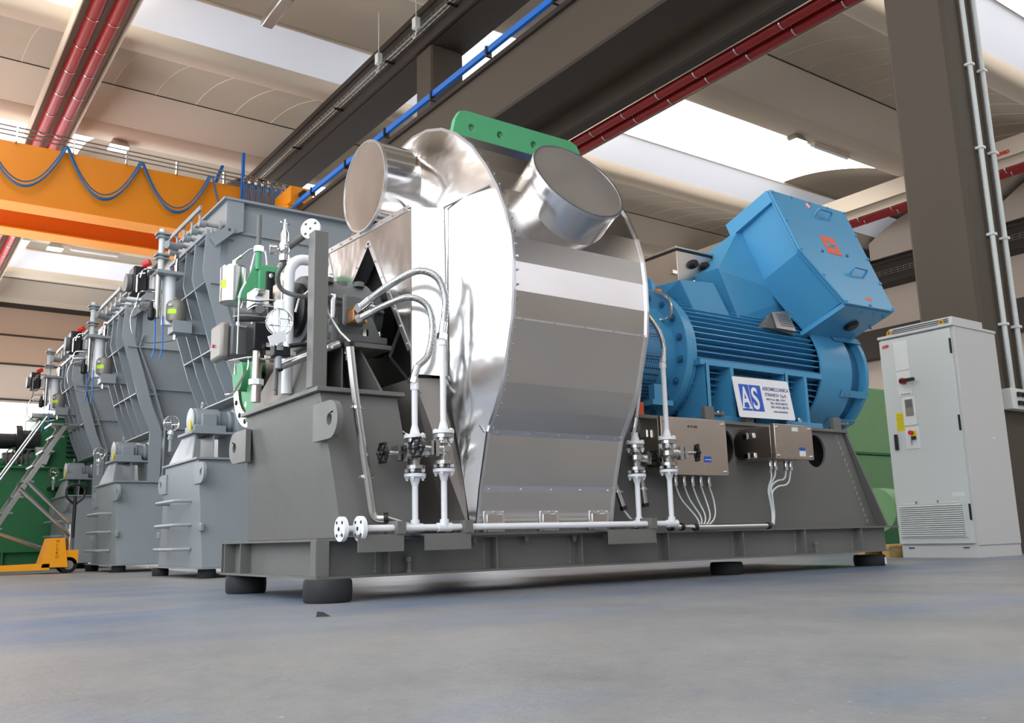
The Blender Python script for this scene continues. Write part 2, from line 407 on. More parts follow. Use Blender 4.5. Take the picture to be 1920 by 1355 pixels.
# crane runway girders
def girder(x0, x1, lab):
    t = thing('runway_girder', lab, 'girder', (x0, 20, 8.55))
    g = G(); g.box(x0+.02, x1-.02, -12, 53.5, 8.57, 9.7)
    obj('web', g, 'beam_brown', t)
    g = G(); g.box(x0-.06, x1+.06, -12, 53.5, 9.7, 9.8); obj('top_flange', g, 'beam_dark', t)
    g = G(); g.box(x0-.03, x1+.03, -12, 53.5, 8.5, 8.57); obj('bottom_flange', g, 'beam_dark', t)
    return t
t = girder(9.6, 10.24, 'deep brown crane girder with blue conductor rail, crossing above the silver casing')
g = G().box(9.84, 9.92, -12, 53.5, 9.8, 9.9); obj('crane_rail', g, 'beam_dark', t)
girder(11.26, 11.44, 'second brown crane girder beyond the column, its dark underside beside the red tubes')
t = thing('conductor_rail', 'bright blue conductor rail clipped along the top of the crane girder', 'conductor rail', (9.48, 20, 9.9))
obj('rail', G().box(9.43, 9.51, -11, 53, 9.88, 10.01), 'rail_blue', t)
g = G()
for y in [5+2.2*j for j in range(22)]:
    obj('hanger', G().box(9.40, 9.54, y-.03, y+.03, 9.80, 10.03), 'black', t)
# ---- radiant heater tube runs
def heater(xs, z, y0, y1, lab, shield=True, pieces=(2.0,), rr_=.16):
    t = thing('radiant_heater', lab, 'heater', (xs[0], (y0+y1)/2, z))
    for x in xs:
        tb = obj('tube', G().cyl((x, y0, z), (x, y1, z), rr_, n=20), 'red_tube', t)
        y = y0+.5; j = 0
        g = G()
        while y < y1: g.ring((x, y-.02, z), (x, y+.02, z), rr_+.012, rr_, n=16); y += 1.45
        each('band', g, 'steel', tb)
    xa, xb = min(xs)-rr_-.12, max(xs)+rr_+.12
    g = G(); g.box(xa-.05, xb+.05, y0, y1, z+.24, z+.3); g.box(xa-.08, xa-.05, y0, y1, z-.1, z+.3); g.box(xb+.05, xb+.08, y0, y1, z-.02, z+.3)
    obj('reflector', g, 'rib_cream' if shield else 'red_tube', t)
    g = G(); y = y0+1
    while y < y1:
        g.cyl((xs[0], y, z+.3), (xs[0], y, 13.6), .01, n=5); g.cyl((xs[-1], y, z+.3), (xs[-1], y, 13.6), .01, n=5); y += 6
    each('hanger_rod', g, 'steel', t)
    return t
heater((3.42, 3.88), 12.66, -11, 31.5, 'pair of dark red heater tubes hanging in the top left corner')
heater((3.5, 3.96), 12.66, 33.0, 52, 'red heater tubes seen low at the left edge below the orange crane')
heater((17.6, 18.1), 12.7, -11, 46, 'pair of red heater tubes running beside the dark crane girder to the right')
t = heater((31.5, 31.95), 12.5, -11, 46, 'far red heater tubes behind the big column, with white maker panel')
obj('side_panel', G().box(30.75, 30.8, -11, 46, 12.62, 13.25), 'rib_cream', t)
text('FRACCARO', 'maker_name', .17, (30.72, 14.46, 12.72), (0, -1, 0), (0, 0, 1), 'red', t, .004, bold=.006, sx=.92)
# ---- far beam line
for x, z0, z1 in ((37.5, 11.35, 12.4), ):
    g = G(); g.box(x, x+.9, -12, 53.5, z0, z1); g.box(x-.1, x, -12, 53.5, z0, z0+.14); g.box(x-.1, x, -12, 53.5, z1-.14, z1)
    one('roof_beam', g, 'beam_dark', 'distant dark beam behind the blue terminal box, with fine cable tray', 'beam')
g = G(); g.box(37.4, 38.0, -12, 53.5, 8.0, 9.3)
one('runway_girder', g, 'beam_dark', 'distant dark girder low beneath the far beam, right of the blue terminal box', 'girder')
g = G(); y = -5
while y < 40: g.tube([(37.3, y, 11.7), (37.3, y, 11.9)], .012, n=4); y += .3
for z in (11.7, 11.8, 11.9): g.tube([(37.3, -5, z), (37.3, 40, z)], .012, n=4)
one('cable_tray', g, 'steel', 'thin wire cable tray fixed on the distant dark beam', 'cable tray')
g = G(); g.box(38.4, 38.6, -12, 53.5, 0, 11.4); struct('wall_back', g, 'wall_pale')
# vault end gables in the far bay
for i in range(0, 10):
    y0, y1 = ribs[i][0]+.82, ribs[i+1][0]
    a = [(y, 13.2+.95*math.sin(math.pi*(y-y0)/(y1-y0))) for y in [y0+(y1-y0)*j/10 for j in range(11)]]
    g = G(); g.frustum([(36.9, p, q) for p, q in a+[(y1, 12.4), (y0, 12.4)]], [(37.0, p, q) for p, q in a+[(y1, 12.4), (y0, 12.4)]])
    struct('trim_%d' % (100+i), g, 'wall_pale')
# ---- lamps
def lamp(x, y, lab, tube=False):
    t = thing('floodlight', lab, 'lamp', (x, y, 13.1))
    obj('housing', G().taper((x-.32, x+.32, y-.28, y+.28), 13.02, (x-.2, x+.2, y-.16, y+.16), 13.28), 'steel', t)
    obj('lens', G().box(x-.28, x+.28, y-.24, y+.24, 13.0, 13.02), 'lamp_glow', t)
lamp(24.4, 17.5, 'lit floodlight under the roof rib beside the bright skylight, right of centre')
lamp(5.75, 29.7, 'lit floodlight under the roof rib above the orange crane, left')
lamp(5.8, 41.8, 'lit floodlight glimpsed below the orange crane, far left')
for x, y, lab in ((26.3, 17.5, 'unlit tube lamp on the roof rib next to the right floodlight'), (7.4, 41.9, 'small tube lamp right of the far left floodlight')):
    t = thing('tube_lamp', lab, 'lamp', (x, y, 13.15))
    obj('housing', G().box(x-1.0, x+1.0, y-.09, y+.09, 13.15, 13.275), 'rib_cream', t)
    obj('diffuser', G().cyl((x-.95, y, 13.13), (x+.95, y, 13.13), .05, n=10), 'sign_white', t)
t = thing('tube_lamp', 'metal lamp fitting at the top edge of the picture under the roof', 'lamp', (7.2, 20.0, 13.6))
obj('housing', G().box(7.05, 7.35, 18.8, 20.3, 13.0, 13.2), 'steel', t, bev=.03)
obj('rod', G().cyl((7.2, 19.5, 13.2), (7.2, 19.5, 14.1), .015, n=6), 'steel', t)
# ---- conduits and sockets on the column
for x, lab in ((10.7, 'left one of two pale conduits running up the big column'), (11.0, 'right one of two pale conduits running up the big column')):
    t = thing('conduit', lab, 'conduit', (x, 5.07, 1.8))
    obj('pipe', G().cyl((x, 5.07, 1.83), (x, 5.07, 12.2), .03, n=12), 'cabinet', t)
    for j in range(9): obj('clip', G().box(x-.045, x+.045, 5.03, 5.118, 2.6+1.1*j, 2.63+1.1*j), 'panel_white', t)
for x, lab in ((10.68, 'white socket box at the foot of the left conduit'), (11.02, 'white socket box at the foot of the right conduit, cut by the frame')):
    t = thing('socket_box', lab, 'socket', (x, 5.08, 1.7))
    obj('housing', G().box(x-.16, x+.16, 5.0, 5.12, 1.6, 1.84), 'panel_white', t, bev=.008)
    for dx in (-.02, .08):
        for dz in (1.67, 1.77): obj('socket', G().box(x+dx-.03, x+dx+.03, 4.97, 5.0, dz-.025, dz+.025), 'black', t)
# ------------------------------------------------------------------ overhead crane
t = thing('overhead_crane', 'orange double girder overhead crane spanning the left bay', 'crane', (3.5, 26.5, 9.1))
g = G(); g.box(-3.2, 9.3, 25.29, 25.9, 9.12, 10.72); obj('girder', g, 'orange', t)
g = G(); g.box(-3.2, 9.3, 25.22, 25.97, 9.08, 9.12); obj('bottom_flange', g, 'orange', t)
g = G(); g.box(-3.2, 9.3, 27.5, 28.1, 9.12, 10.72); obj('girder', g, 'orange_deep', t)
g = G(); g.box(-3.2, 9.3, 27.43, 28.17, 9.08, 9.12); obj('bottom_flange', g, 'orange', t)
g = G(); g.box(9.3, 9.9, 24.0, 29.4, 9.9, 10.5); g.box(9.25, 9.95, 23.7, 24.1, 9.95, 10.45); e = obj('end_carriage', g, 'orange', t, bev=.03)
obj('wheel', G().cyl((9.6, 24.3, 10.05), (9.95, 24.3, 10.05), .16), 'black', e)
obj('buffer', G().cyl((9.6, 23.7, 10.2), (9.6, 23.5, 10.2), .1), 'black', e)
g = G()
for z in (10.86, 10.98, 11.1): g.tube([(-3.2, 25.2, z), (9.9, 25.2, z-.02)], .02, n=6)
for j in range(10): g.box(-3+1.35*j, -2.96+1.35*j, 25.18, 25.32, 10.7, 11.1)
obj('festoon_rail', g, 'steel', t)
xs = [-2.2, 1.65, 3.6, 5.5, 7.4]
for j in range(len(xs)-1):
    for k_, (dr, r) in enumerate(((1.25, .03), (1.33, .02), (1.2, .018))):
        a, b = xs[j]+.03*k_, xs[j+1]-.03*k_; dr_ = dr*(b-a)/1.9 if j else dr
        g = G().tube([(a+(b-a)*q/16, 25.12+.02*k_, 10.8-min(dr_, 1.3)*(1-(2*q/16-1)**2)) for q in range(17)], r, n=6)
        obj('festoon_cable', g, 'cable_blue', t)
g = G().tube([(7.45, 25.12, 10.8), (7.6, 25.12, 10.2), (7.9, 25.12, 9.5)], .03, n=6); obj('festoon_cable', g, 'cable_blue', t)
for j in range(7):
    x = 8.35+.2*j
    g = G()
    for d in (0, .05): g.tube([(x+d, 25.05, 10.85), (x+d+.01, 25.05, 10.3), (x+d+.04, 25.05, 9.7), (x+d+.08, 25.05, 9.6), (x+d+.1, 25.05, 9.9), (x+d+.07, 25.05, 10.8)], .016, n=6, rad=.1)
    obj('festoon_cable', g, 'cable_blue', t)
for j in range(7): obj('cable_trolley', G().box(8.33+.2*j, 8.42+.2*j, 25.0, 25.25, 10.8, 10.95), 'steel', t)
t2 = thing('crane_hoist', 'blue hoist frame perched on the right end of the orange crane', 'hoist', (8.6, 26.6, 10.8))
g = G()
g.box(8.3, 8.38, 25.1, 25.2, 10.3, 11.75)
g.hull([(7.7, 26, 10.8), (7.8, 26, 10.8), (7.95, 26, 11.6), (8.05, 26, 11.6), (7.7, 26.2, 10.8), (8.05, 26.2, 11.6)])
g.box(7.6, 9.5, 25.9, 26.0, 10.75, 10.85); g.box(9.4, 9.48, 25.9, 26.0, 10.75, 11.3)
obj('frame', g, 'rail_blue', t2)
obj('drum', G().cyl((8.4, 26.7, 11.0), (9.3, 26.7, 11.0), .28), 'blue_dark', t2)
obj('cover', G().hull([(8.5, 26.1, 11.3), (9.5, 26.1, 11.2), (8.5, 27.2, 11.5), (9.5, 27.2, 11.4), (8.5, 26.1, 11.35), (9.5, 26.1, 11.25), (8.5, 27.2, 11.55), (9.5, 27.2, 11.45)]), 'beam_brown', t2)
# ------------------------------------------------------------------ rubber pads
def pad(x, y, r, h, lab, group=None):
    g = G().rev((x, y, 0), (0, 0, 1), [(0, r*.93), (.012, r), (h*.5, r*1.02), (h-.012, r), (h, r*.94)], 32)
    t = one('rubber_pad', g, 'rubber', lab, 'pad', group, ang=50)
    return t
pad(2.06, 4.62, .128, .12, 'black round rubber pad under the near corner of the dark base frame')
pad(2.1, 6.0, .128, .12, 'black rubber pad under the left rear corner of the dark base frame')
pad(5.35, 4.78, .12, .09, 'black rubber pad half way along under the dark base frame, right')
t = pad(7.08, 4.72, .13, .09, 'rubber pad under the right end of the base frame, with white paint smear')
obj('paint_smear', G().hull([(7.08+.136*math.cos(a), 4.72+.136*math.sin(a), z) for a in [-1.5+.1*j for j in range(13)] for z in (.012, .07)]), 'white_paint', t)
# ------------------------------------------------------------------ base frame
X0, X1, Y0, Y1, ZB, ZT = 1.97, 7.2, 4.563, 6.13, .12, .33
sk = thing('base_frame', 'long dark grey welded steel base frame carrying the silver casing and blue motor', 'frame', (4.5, 5.3, .12))
for yw, lab in ((Y0, 'near'), (Y1, 'far')):
    s = 1 if yw == Y0 else -1
    b = obj('long_beam', G().box(X0, X1, yw+s*.075-.007, yw+s*.075+.007, ZB+.012, ZT-.012), 'skid_gray', sk)
    obj('flange', G().box(X0, X1+.12, min(yw, yw+s*.16), max(yw, yw+s*.16), ZT-.013, ZT), 'skid_gray', b)
    obj('flange', G().box(X0-.0, X1+.12, min(yw, yw+s*.16), max(yw, yw+s*.16), ZB, ZB+.013), 'skid_gray', b)
for xw in (X0, X1-.1, 3.4, 5.4):
    s = 1
    b = obj('cross_beam', G().box(xw+.07, xw+.084, Y0+.08, Y1-.08, ZB+.012, ZT-.012), 'skid_gray', sk)
    if xw == X0:
        obj('flange', G().box(xw, xw+.16, Y0+.16, Y1-.16, ZT-.013, ZT), 'skid_gray', b)
        obj('flange', G().box(xw, xw+.16, Y0+.16, Y1-.16, ZB, ZB+.013), 'skid_gray', b)
for x in (X0+.004, 2.40, 3.12, 3.78, 4.55, 5.32, 6.04, 6.78):
    e = obj('stiffener', G().box(x-.006, x+.006, Y0+.006, Y0+.075, ZB+.012, ZT-.012), 'skid_gray', sk)
    if x > 2:
        g = G()
        for j in range(7): g.box(x-.062+random.random()*.004, x-.056, Y0+.062, Y0+.07, ZB+.02+.025*j, ZB+.042+.025*j)
        obj('weld_bead', g, 'edge_weld', e)
for y in (Y0+.006, 5.76, Y1-.006):
    obj('stiffener', G().box(X0+.003, X0+.07, y-.006, y+.006, ZB+.012, ZT-.012), 'skid_gray', sk)
for x in (2.54, 2.98, 3.36, 3.74, 4.0, 6.2):
    g = G()
    if x in (2.54, 6.2):
        g.cyl((x, Y0+.035, ZB+.013), (x, Y0+.035, ZB+.075), .014, n=12); g.cyl((x, Y0+.035, ZB+.075), (x, Y0+.035, ZB+.1), .022, n=6); g.cyl((x, Y0+.035, ZB+.013), (x, Y0+.035, ZB+.03), .022, n=6)
    else:
        g.cyl((x, Y0+.035, ZT-.04), (x, Y0+.035, ZT-.012), .02, n=6); g.cyl((x, Y0+.035, ZT-.055), (x, Y0+.035, ZT-.04), .012, n=10)
    obj('bolt', g, 'skid_gray', sk)
# bearing pedestal (tapered box)
pd = obj('bearing_pedestal', G().taper((2.13, 2.62, 4.6, 6.08), ZT, (2.03, 2.52, 4.70, 5.88), 1.14), 'skid_gray', sk, bev=.006)
obj('top_plate', G().box(2.0, 2.55, 4.66, 5.92, 1.14, 1.165), 'skid_gray', pd, bev=.002)
g = G(); g.frustum([(2.05, 4.9, 1.165), (2.5, 4.9, 1.165), (2.5, 4.915, 1.165), (2.05, 4.915, 1.165)], [(2.13, 5.02, 1.48), (2.52, 5.02, 1.48), (2.52, 5.035, 1.48), (2.13, 5.035, 1.48)])
g = G()
g.hull([(2.04, 4.78, 1.165), (2.06, 4.78, 1.165), (2.04, 5.86, 1.165), (2.06, 5.86, 1.165), (2.14, 5.03, 1.48), (2.16, 5.03, 1.48), (2.14, 5.62, 1.48), (2.16, 5.62, 1.48)])
obj('slanted_plate', g, 'skid_gray', pd)
g = G(); g.hull([(2.49, 4.82, 1.165), (2.505, 4.82, 1.165), (2.49, 5.84, 1.165), (2.505, 5.84, 1.165), (2.43, 5.03, 1.48), (2.445, 5.03, 1.48), (2.43, 5.62, 1.48), (2.445, 5.62, 1.48)])
obj('slanted_plate', g, 'skid_gray', pd)
g = G(); g.box(2.14, 2.48, 5.3, 5.32, 1.165, 1.48); g.box(2.29, 2.3, 4.98, 5.3, 1.165, 1.48)
obj('gusset', g, 'skid_gray', pd)
obj('seat_plate', G().box(2.1, 2.62, 4.96, 5.68, 1.48, 1.51), 'skid_gray', pd, bev=.002)
g = G(); g.cyl((2.34, 5.02, 1.44), (2.34, 5.02, 1.48), .022, n=6); g.cyl((2.34, 5.02, 1.40), (2.34, 5.02, 1.44), .012, n=10); obj('bolt', g, 'steel', pd)
# lifting lugs: plates in the end-face plane
def lug(y0, sgn, par, x=2.005, z0=.83, z1=1.07, t=.035, m='skid_gray'):
    o = circ(0, 0, .105, 12, -math.pi/2, math.pi/2, True)
    out = [(p[0]+.12, p[1]) for p in o]+[(-.1, .105), (-.1, -.105)]
    return obj('lifting_lug', G().plate(out, (x, y0, (z0+z1)/2), (0, sgn, 0), (0, 0, 1), (t, 0, 0), [circ(.12, .0, .034, 16)]), m, par, bev=.002)
lug(4.66, -1, sk, x=2.02, z0=.86, z1=1.07); lug(5.9, 1, sk, x=2.0, z0=.84, z1=1.05)
# motor pedestal with lightening holes
o_ = [(4.16, ZT), (7.2, ZT), (6.83, 1.12), (4.16, 1.12)]
mp_ = obj('motor_pedestal', G().plate(o_, (0, 4.7, 0), (1, 0, 0), (0, 0, 1), (0, .02, 0), [circ(5.31, .95, .14, 28), circ(6.44, .955, .135, 28)]), 'skid_gray', sk)
obj('side_plate', G().plate(o_, (0, 5.94, 0), (1, 0, 0), (0, 0, 1), (0, .02, 0)), 'skid_gray', mp_)
g = G(); g.hull([(7.17, 4.72, ZT), (7.19, 4.72, ZT), (7.17, 5.94, ZT), (7.19, 5.94, ZT), (6.81, 4.72, 1.12), (6.83, 4.72, 1.12), (6.81, 5.94, 1.12), (6.83, 5.94, 1.12)])
obj('end_plate', g, 'skid_gray', mp_)
obj('end_plate', G().box(4.16, 4.18, 4.72, 5.94, ZT, 1.12), 'skid_gray', mp_)
obj('inner_rib', G().box(5.6, 5.62, 4.72, 5.94, ZT, 1.12), 'skid_gray', mp_)
obj('top_plate', G().box(4.12, 6.86, 4.66, 5.98, 1.12, 1.145), 'skid_gray', mp_, bev=.002)
g = G()
for j in range(16): g.box(7.06-.022*j, 7.066-.022*j, 4.688, 4.7, .36+.047*j, .392+.047*j)
obj('weld_bead', g, 'edge_weld', mp_)
g = G(); g.hull([(7.2, 4.60, ZT), (7.22, 4.60, ZT), (6.85, 4.68, 1.12), (6.87, 4.68, 1.12), (7.2, 4.72, ZT), (7.22, 4.72, ZT), (6.85, 4.72, 1.12), (6.87, 4.72, 1.12)])
obj('gusset', g, 'skid_gray', mp_)
obj('lifting_lug', G().plate([(p[0]+.16, p[1]) for p in circ(0, 0, .12, 12, -math.pi/2, math.pi/2, True)]+[(-.1, .12), (-.0, -.12)], (6.98, 4.98, .88), (1, 0, 0), (0, 0, 1), (0, .03, 0), [circ(.17, 0, .042, 16)]), 'skid_gray', sk, bev=.002)
# jacking blocks beside motor feet
for x in (5.17, 5.62, 6.75):
    g = G(); g.box(x-.05, x+.05, 4.68, 4.72, 1.145, 1.25)
    j_ = obj('jacking_block', g, 'skid_gray', sk, bev=.003)
    g = G(); g.cyl((x+.05, 4.7, 1.2), (x+.14, 4.7, 1.2), .012, n=10); g.cyl((x+.14, 4.7, 1.2), (x+.165, 4.7, 1.2), .022, n=6); obj('bolt', g, 'skid_gray', j_)
obj('post', G().box(1.995, 2.085, 4.72, 4.81, 1.165, 2.09), 'skid_gray', sk, bev=.006)
# pipe brackets
for a, b in ((2.13, 2.40), (2.53, 2.83), (3.86, 4.27)):
    g = G(); g.box(a, b, 4.40, 4.41, .255, .345); g.box(a, b, 4.41, Y0, .335, .345)
    e = obj('pipe_bracket', g, 'skid_gray', sk)
    obj('clamp_block', G().box(b-.045, b+.01, 4.392, 4.6, .345, .415), 'skid_gray', e, bev=.002)
# ------------------------------------------------------------------ fan casing with aluminium cladding
fc = thing('fan_casing', 'big shiny aluminium clad fan casing with two capped round stubs', 'fan', (3.5, 5.33, .33))
RIM = [(4.600, .335), (4.546, .60), (4.449, .93), (4.36, 1.06), (4.276, 1.206), (4.222, 1.38), (4.165, 1.567), (4.148, 1.731), (4.146, 1.908), (4.160, 2.062), (4.206, 2.233),
       (4.29, 2.415), (4.40, 2.585), (4.56, 2.78), (4.75, 2.94), (4.93, 3.045), (5.13, 3.115), (5.33, 3.14), (5.56, 3.115), (5.78, 3.05), (5.98, 2.93), (6.18, 2.76), (6.33, 2.56), (6.43, 2.35), (6.49, 2.1), (6.51, 1.85), (6.48, 1.55), (6.4, 1.25), (6.27, .98), (6.15, .6), (6.1, .335)]
XA, XB = 2.995, 4.055
def dense(L, k):
    out = []
    for i in range(len(L)-1):
        p0 = L[max(i-1, 0)]; p1 = L[i]; p2 = L[i+1]; p3 = L[min(i+2, len(L)-1)]
        for j in range(k):
            t = j/k
            out.append(tuple(.5*((2*p1[c])+(-p0[c]+p2[c])*t+(2*p0[c]-5*p1[c]+4*p2[c]-p3[c])*t*t+(-p0[c]+3*p1[c]-3*p2[c]+p3[c])*t**3) for c in (0, 1)))
    return out+[L[-1]]
n = len(RIM)
# rim: faceted strips, each strip with slightly proud overlap
g = G(); g.frustum([(XA, a, b) for a, b in RIM], [(XB, a, b) for a, b in RIM])
obj('rim_cladding', g, 'alu_rim', fc, smooth=False)
g = G(); D = dense(RIM, 4)
inset = [(5.33+(a-5.33)*1.012, 1.95+(b-1.95)*1.008 if b > .9 else b) for a, b in RIM]
for X in (XA, XB):
    g2 = G(); fl = [(a, b) for a, b in inset]; m_ = len(fl)
    g2.frustum([(X-.012, a, b) for a, b in fl], [(X+.004, a, b) for a, b in fl]); obj('side_flange', g2, 'alu_trim', fc, smooth=False)
# seams with screws over the rim
def seam(i, ww=.028, scr=5, t=.6):
    a, b = RIM[i]; a2, b2 = RIM[i+1]; d = V((0, a2-a, b2-b)).normalized(); nn = V((0, -d.z, d.y))
    if nn.y > 0: nn = -nn
    p = V((0, a+(a2-a)*t, b+(b2-b)*t))
    g = G(); q = [p+nn*.006-d*ww/2, p+nn*.006+d*ww/2, p-nn*.002+d*ww/2, p-nn*.002-d*ww/2]
    g.frustum([x+V((XA+.01, 0, 0)) for x in q], [x+V((XB-.01, 0, 0)) for x in q])
    e = obj('seam_strip', g, 'alu_trim', fc, smooth=False)
    g = G()
    for j in range(scr): g.cyl(p+nn*.004+V((XA+.06+(XB-XA-.12)*j/(scr-1), 0, 0)), p+nn*.012+V((XA+.06+(XB-XA-.12)*j/(scr-1), 0, 0)), .007, n=8)
    each('screw', g, 'chrome', e)
seam(1, .035, 5, 0.0); seam(2, .03, 5, 0.0); seam(6, .012, 5, 0.0)
g = G()
for i in range(2, 20):
    for t in (.2, .7):
        a = RIM[i][0]*(1-t)+RIM[i+1][0]*t; b = RIM[i][1]*(1-t)+RIM[i+1][1]*t
        for X in (XA+.022, ):
            dy, dz = a-5.33, b-1.95; l = math.hypot(dy, dz)
            g.cyl((X, a, b), (X, a+dy/l*.01, b+dz/l*.01), .007, n=8)
each('screw', g, 'chrome', fc)
# front bulging cover: loft from the inlet face outline to the disc edge
A_ = [(4.62, .34), (4.60, .60), (4.585, .93), (4.585, 1.10), (4.58, 1.27), (4.585, 1.5), (4.59, 1.7), (4.59, 1.85), (4.6, 2.0), (4.61, 2.15), (4.62, 2.32), (4.68, 2.42), (4.74, 2.52), (4.82, 2.62), (4.92, 2.71), (5.03, 2.78), (5.16, 2.83), (5.33, 2.85), (5.52, 2.83), (5.68, 2.78), (5.84, 2.7), (6.0, 2.6), (6.16, 2.46), (6.3, 2.3), (6.36, 2.1), (6.36, 1.9), (6.34, 1.6), (6.25, 1.3), (6.15, 1.0), (6.1, .6), (6.08, .34)]
XF = 2.80
AX = []
for i in range(n):
    z = A_[i][1]
    AX.append(2.87 if z > 2.5 else XF if z > 1.2 else XF+(XA-.02-XF)*(1.2-z)/.87)
g = G()
B_ = [(5.33+(a-5.33)*.992, 1.95+(b-1.95)*.992 if b > .6 else b) for a, b in RIM]
M1 = [((AX[i]*.45+(XA-.012)*.55), A_[i][0]*.5+B_[i][0]*.5, A_[i][1]*.5+B_[i][1]*.5) for i in range(n)]
mid = []
for i in range(n):
    x, a, b = M1[i]; bul = .035 if A_[i][1] > 1.2 else .0
    mid.append((x-bul, a, b))
g.add([(AX[i], a, b) for i, (a, b) in enumerate(A_)]+mid+[(XA-.012, a, b) for a, b in B_], [(j*n+i, j*n+i+1, (j+1)*n+i+1, (j+1)*n+i) for j in (0, 1) for i in range(n-1)]+[tuple(range(n))])
obj('front_cladding', g, 'alu_front', fc, ang=50)
IX0 = 2.62
# seams on the front
def rod(a, b, r=.006, m='alu_trim', par=fc, name='seam_strip'):
    g = G().cyl(a, b, r, n=6); return obj(name, g, m, par)
rod((XF-.006, 4.60, 2.34), (2.96, 4.33, 2.43), .006, 'gray_tank'); rod((XF+.0, 4.585, 1.27), (2.975, 4.46, .93), .009); rod((XF-.006, 4.578, 1.27), (XF-.006, 4.592, 2.34), .005, 'gray_tank'); rod((IX0-.0, 4.706, 1.292), (IX0, 4.706, 2.346), .004, 'gray_tank')
rod((2.60, 5.1, 1.1), (2.975, 4.56, .62), .006)
# inlet box
ib = G(); IX = 2.62
sc_ = lambda L: [(a*1.0234, .31+(b-.31)*1.0234) for a, b in L]
out = sc_([(4.6, 1.27), (4.6, 2.30), (5.3, 2.345), (6.08, 2.36), (6.12, 2.1), (6.02, 1.95), (5.72, 1.95), (5.60, 1.86), (5.16, 2.235), (4.86, 1.79), (4.62, 1.42)])
ib.plate(out, (IX, 0, 0), (0, 1, 0), (0, 0, 1), (.012, 0, 0))
obj('inlet_box_front', ib, 'alu_front', fc, smooth=False)
g = G(); g.frustum([(IX, 4.708, 1.292), (IX, 4.708, 2.346), (IX+.01, 4.72, 2.346), (IX+.01, 4.72, 1.292)], [(XF+.01, 4.578, 1.27), (XF+.01, 4.578, 2.325), (XF+.02, 4.59, 2.325), (XF+.02, 4.59, 1.27)]); obj('inlet_box_side', g, 'alu_front', fc, smooth=False)
g = G(); g.frustum([(IX, 4.708, 2.346), (IX, 5.42, 2.392), (IX, 6.22, 2.408), (IX, 6.22, 2.398), (IX, 5.42, 2.382), (IX, 4.708, 2.336)], [(XF+.05, 4.58, 2.34), (XF+.05, 5.3, 2.38), (XF+.05, 6.08, 2.4), (XF+.05, 6.08, 2.39), (XF+.05, 5.3, 2.37), (XF+.05, 4.58, 2.33)])
obj('inlet_box_roof', g, 'alu', fc, smooth=False)
# reveal of the notch
def strip(P, name, m, w=.05, par=fc, x0=IX, dx=.14):
    g = G(); q = []
    for (a, b) in P: q.append((a, b))
    for i in range(len(q)-1):
        (a, b), (c, d) = q[i], q[i+1]
        l = math.hypot(c-a, d-b); nx, nz = -(d-b)/l*.006, (c-a)/l*.006
        g.frustum([(x0, a, b), (x0, c, d), (x0, c+nx, d+nz), (x0, a+nx, b+nz)], [(x0+dx, a, b), (x0+dx, c, d), (x0+dx, c+nx, d+nz), (x0+dx, a+nx, b+nz)])
    return obj(name, g, m, par, smooth=False)
strip(sc_([(5.60, 1.86), (5.16, 2.235), (4.86, 1.79), (4.62, 1.42)]), 'notch_reveal', 'alu', dx=.1)
for P in (((5.60, 1.86), (5.16, 2.235)), ((5.16, 2.235), (4.62, 1.42)), ((5.60, 1.86), (5.82, 2.34)), ((6.02, 1.95), (6.1, 2.1)), ((4.62, 2.30), (6.08, 2.36))):
    (a, b), (c, d) = sc_(P)
    g = G(); l = math.hypot(c-a, d-b); nx, nz = -(d-b)/l*.018, (c-a)/l*.018
    g.frustum([(IX-.006, a-nx, b-nz), (IX-.006, c-nx, d-nz), (IX-.006, c+nx, d+nz), (IX-.006, a+nx, b+nz)], [(IX+.001, a-nx, b-nz), (IX+.001, c-nx, d-nz), (IX+.001, c+nx, d+nz), (IX+.001, a+nx, b+nz)])
    e = obj('edge_trim', g, 'alu_trim', fc, smooth=False)
    g = G(); k = max(2, int(l/.16))
    for j in range(k+1):
        t = (j+.3)/(k+.6); g.cyl((IX-.012, a+(c-a)*t, b+(d-b)*t), (IX-.004, a+(c-a)*t, b+(d-b)*t), .007, n=8)
    each('screw', g, 'chrome', e)
g = G()
for z in (1.3, 1.6, 1.9, 2.25):
    for x in (2.65, 2.785): y = 4.708-(x-2.62)*.684; g.cyl((x-.003, y-.004, z), (x+.004, y+.006, z), .006, n=8)
each('screw', g, 'chrome', fc)
# lower dark sheets of the inlet cone (face the pedestal)
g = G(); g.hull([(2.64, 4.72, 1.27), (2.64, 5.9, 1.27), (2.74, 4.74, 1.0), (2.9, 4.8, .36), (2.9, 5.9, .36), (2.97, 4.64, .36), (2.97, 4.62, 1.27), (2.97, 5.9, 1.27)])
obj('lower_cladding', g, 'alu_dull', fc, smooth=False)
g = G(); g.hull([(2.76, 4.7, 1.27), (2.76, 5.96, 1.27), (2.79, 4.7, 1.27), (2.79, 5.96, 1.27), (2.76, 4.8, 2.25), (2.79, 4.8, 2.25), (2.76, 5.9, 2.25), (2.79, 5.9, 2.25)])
obj('notch_shade_sheet', g, 'void', fc, smooth=False)  # near-black sheet, paints in the shade of the interior behind the notch
strip([(4.85, 1.62), (5.0, 1.45), (4.62, 1.16)], 'edge_trim', 'alu_trim', dx=.02)
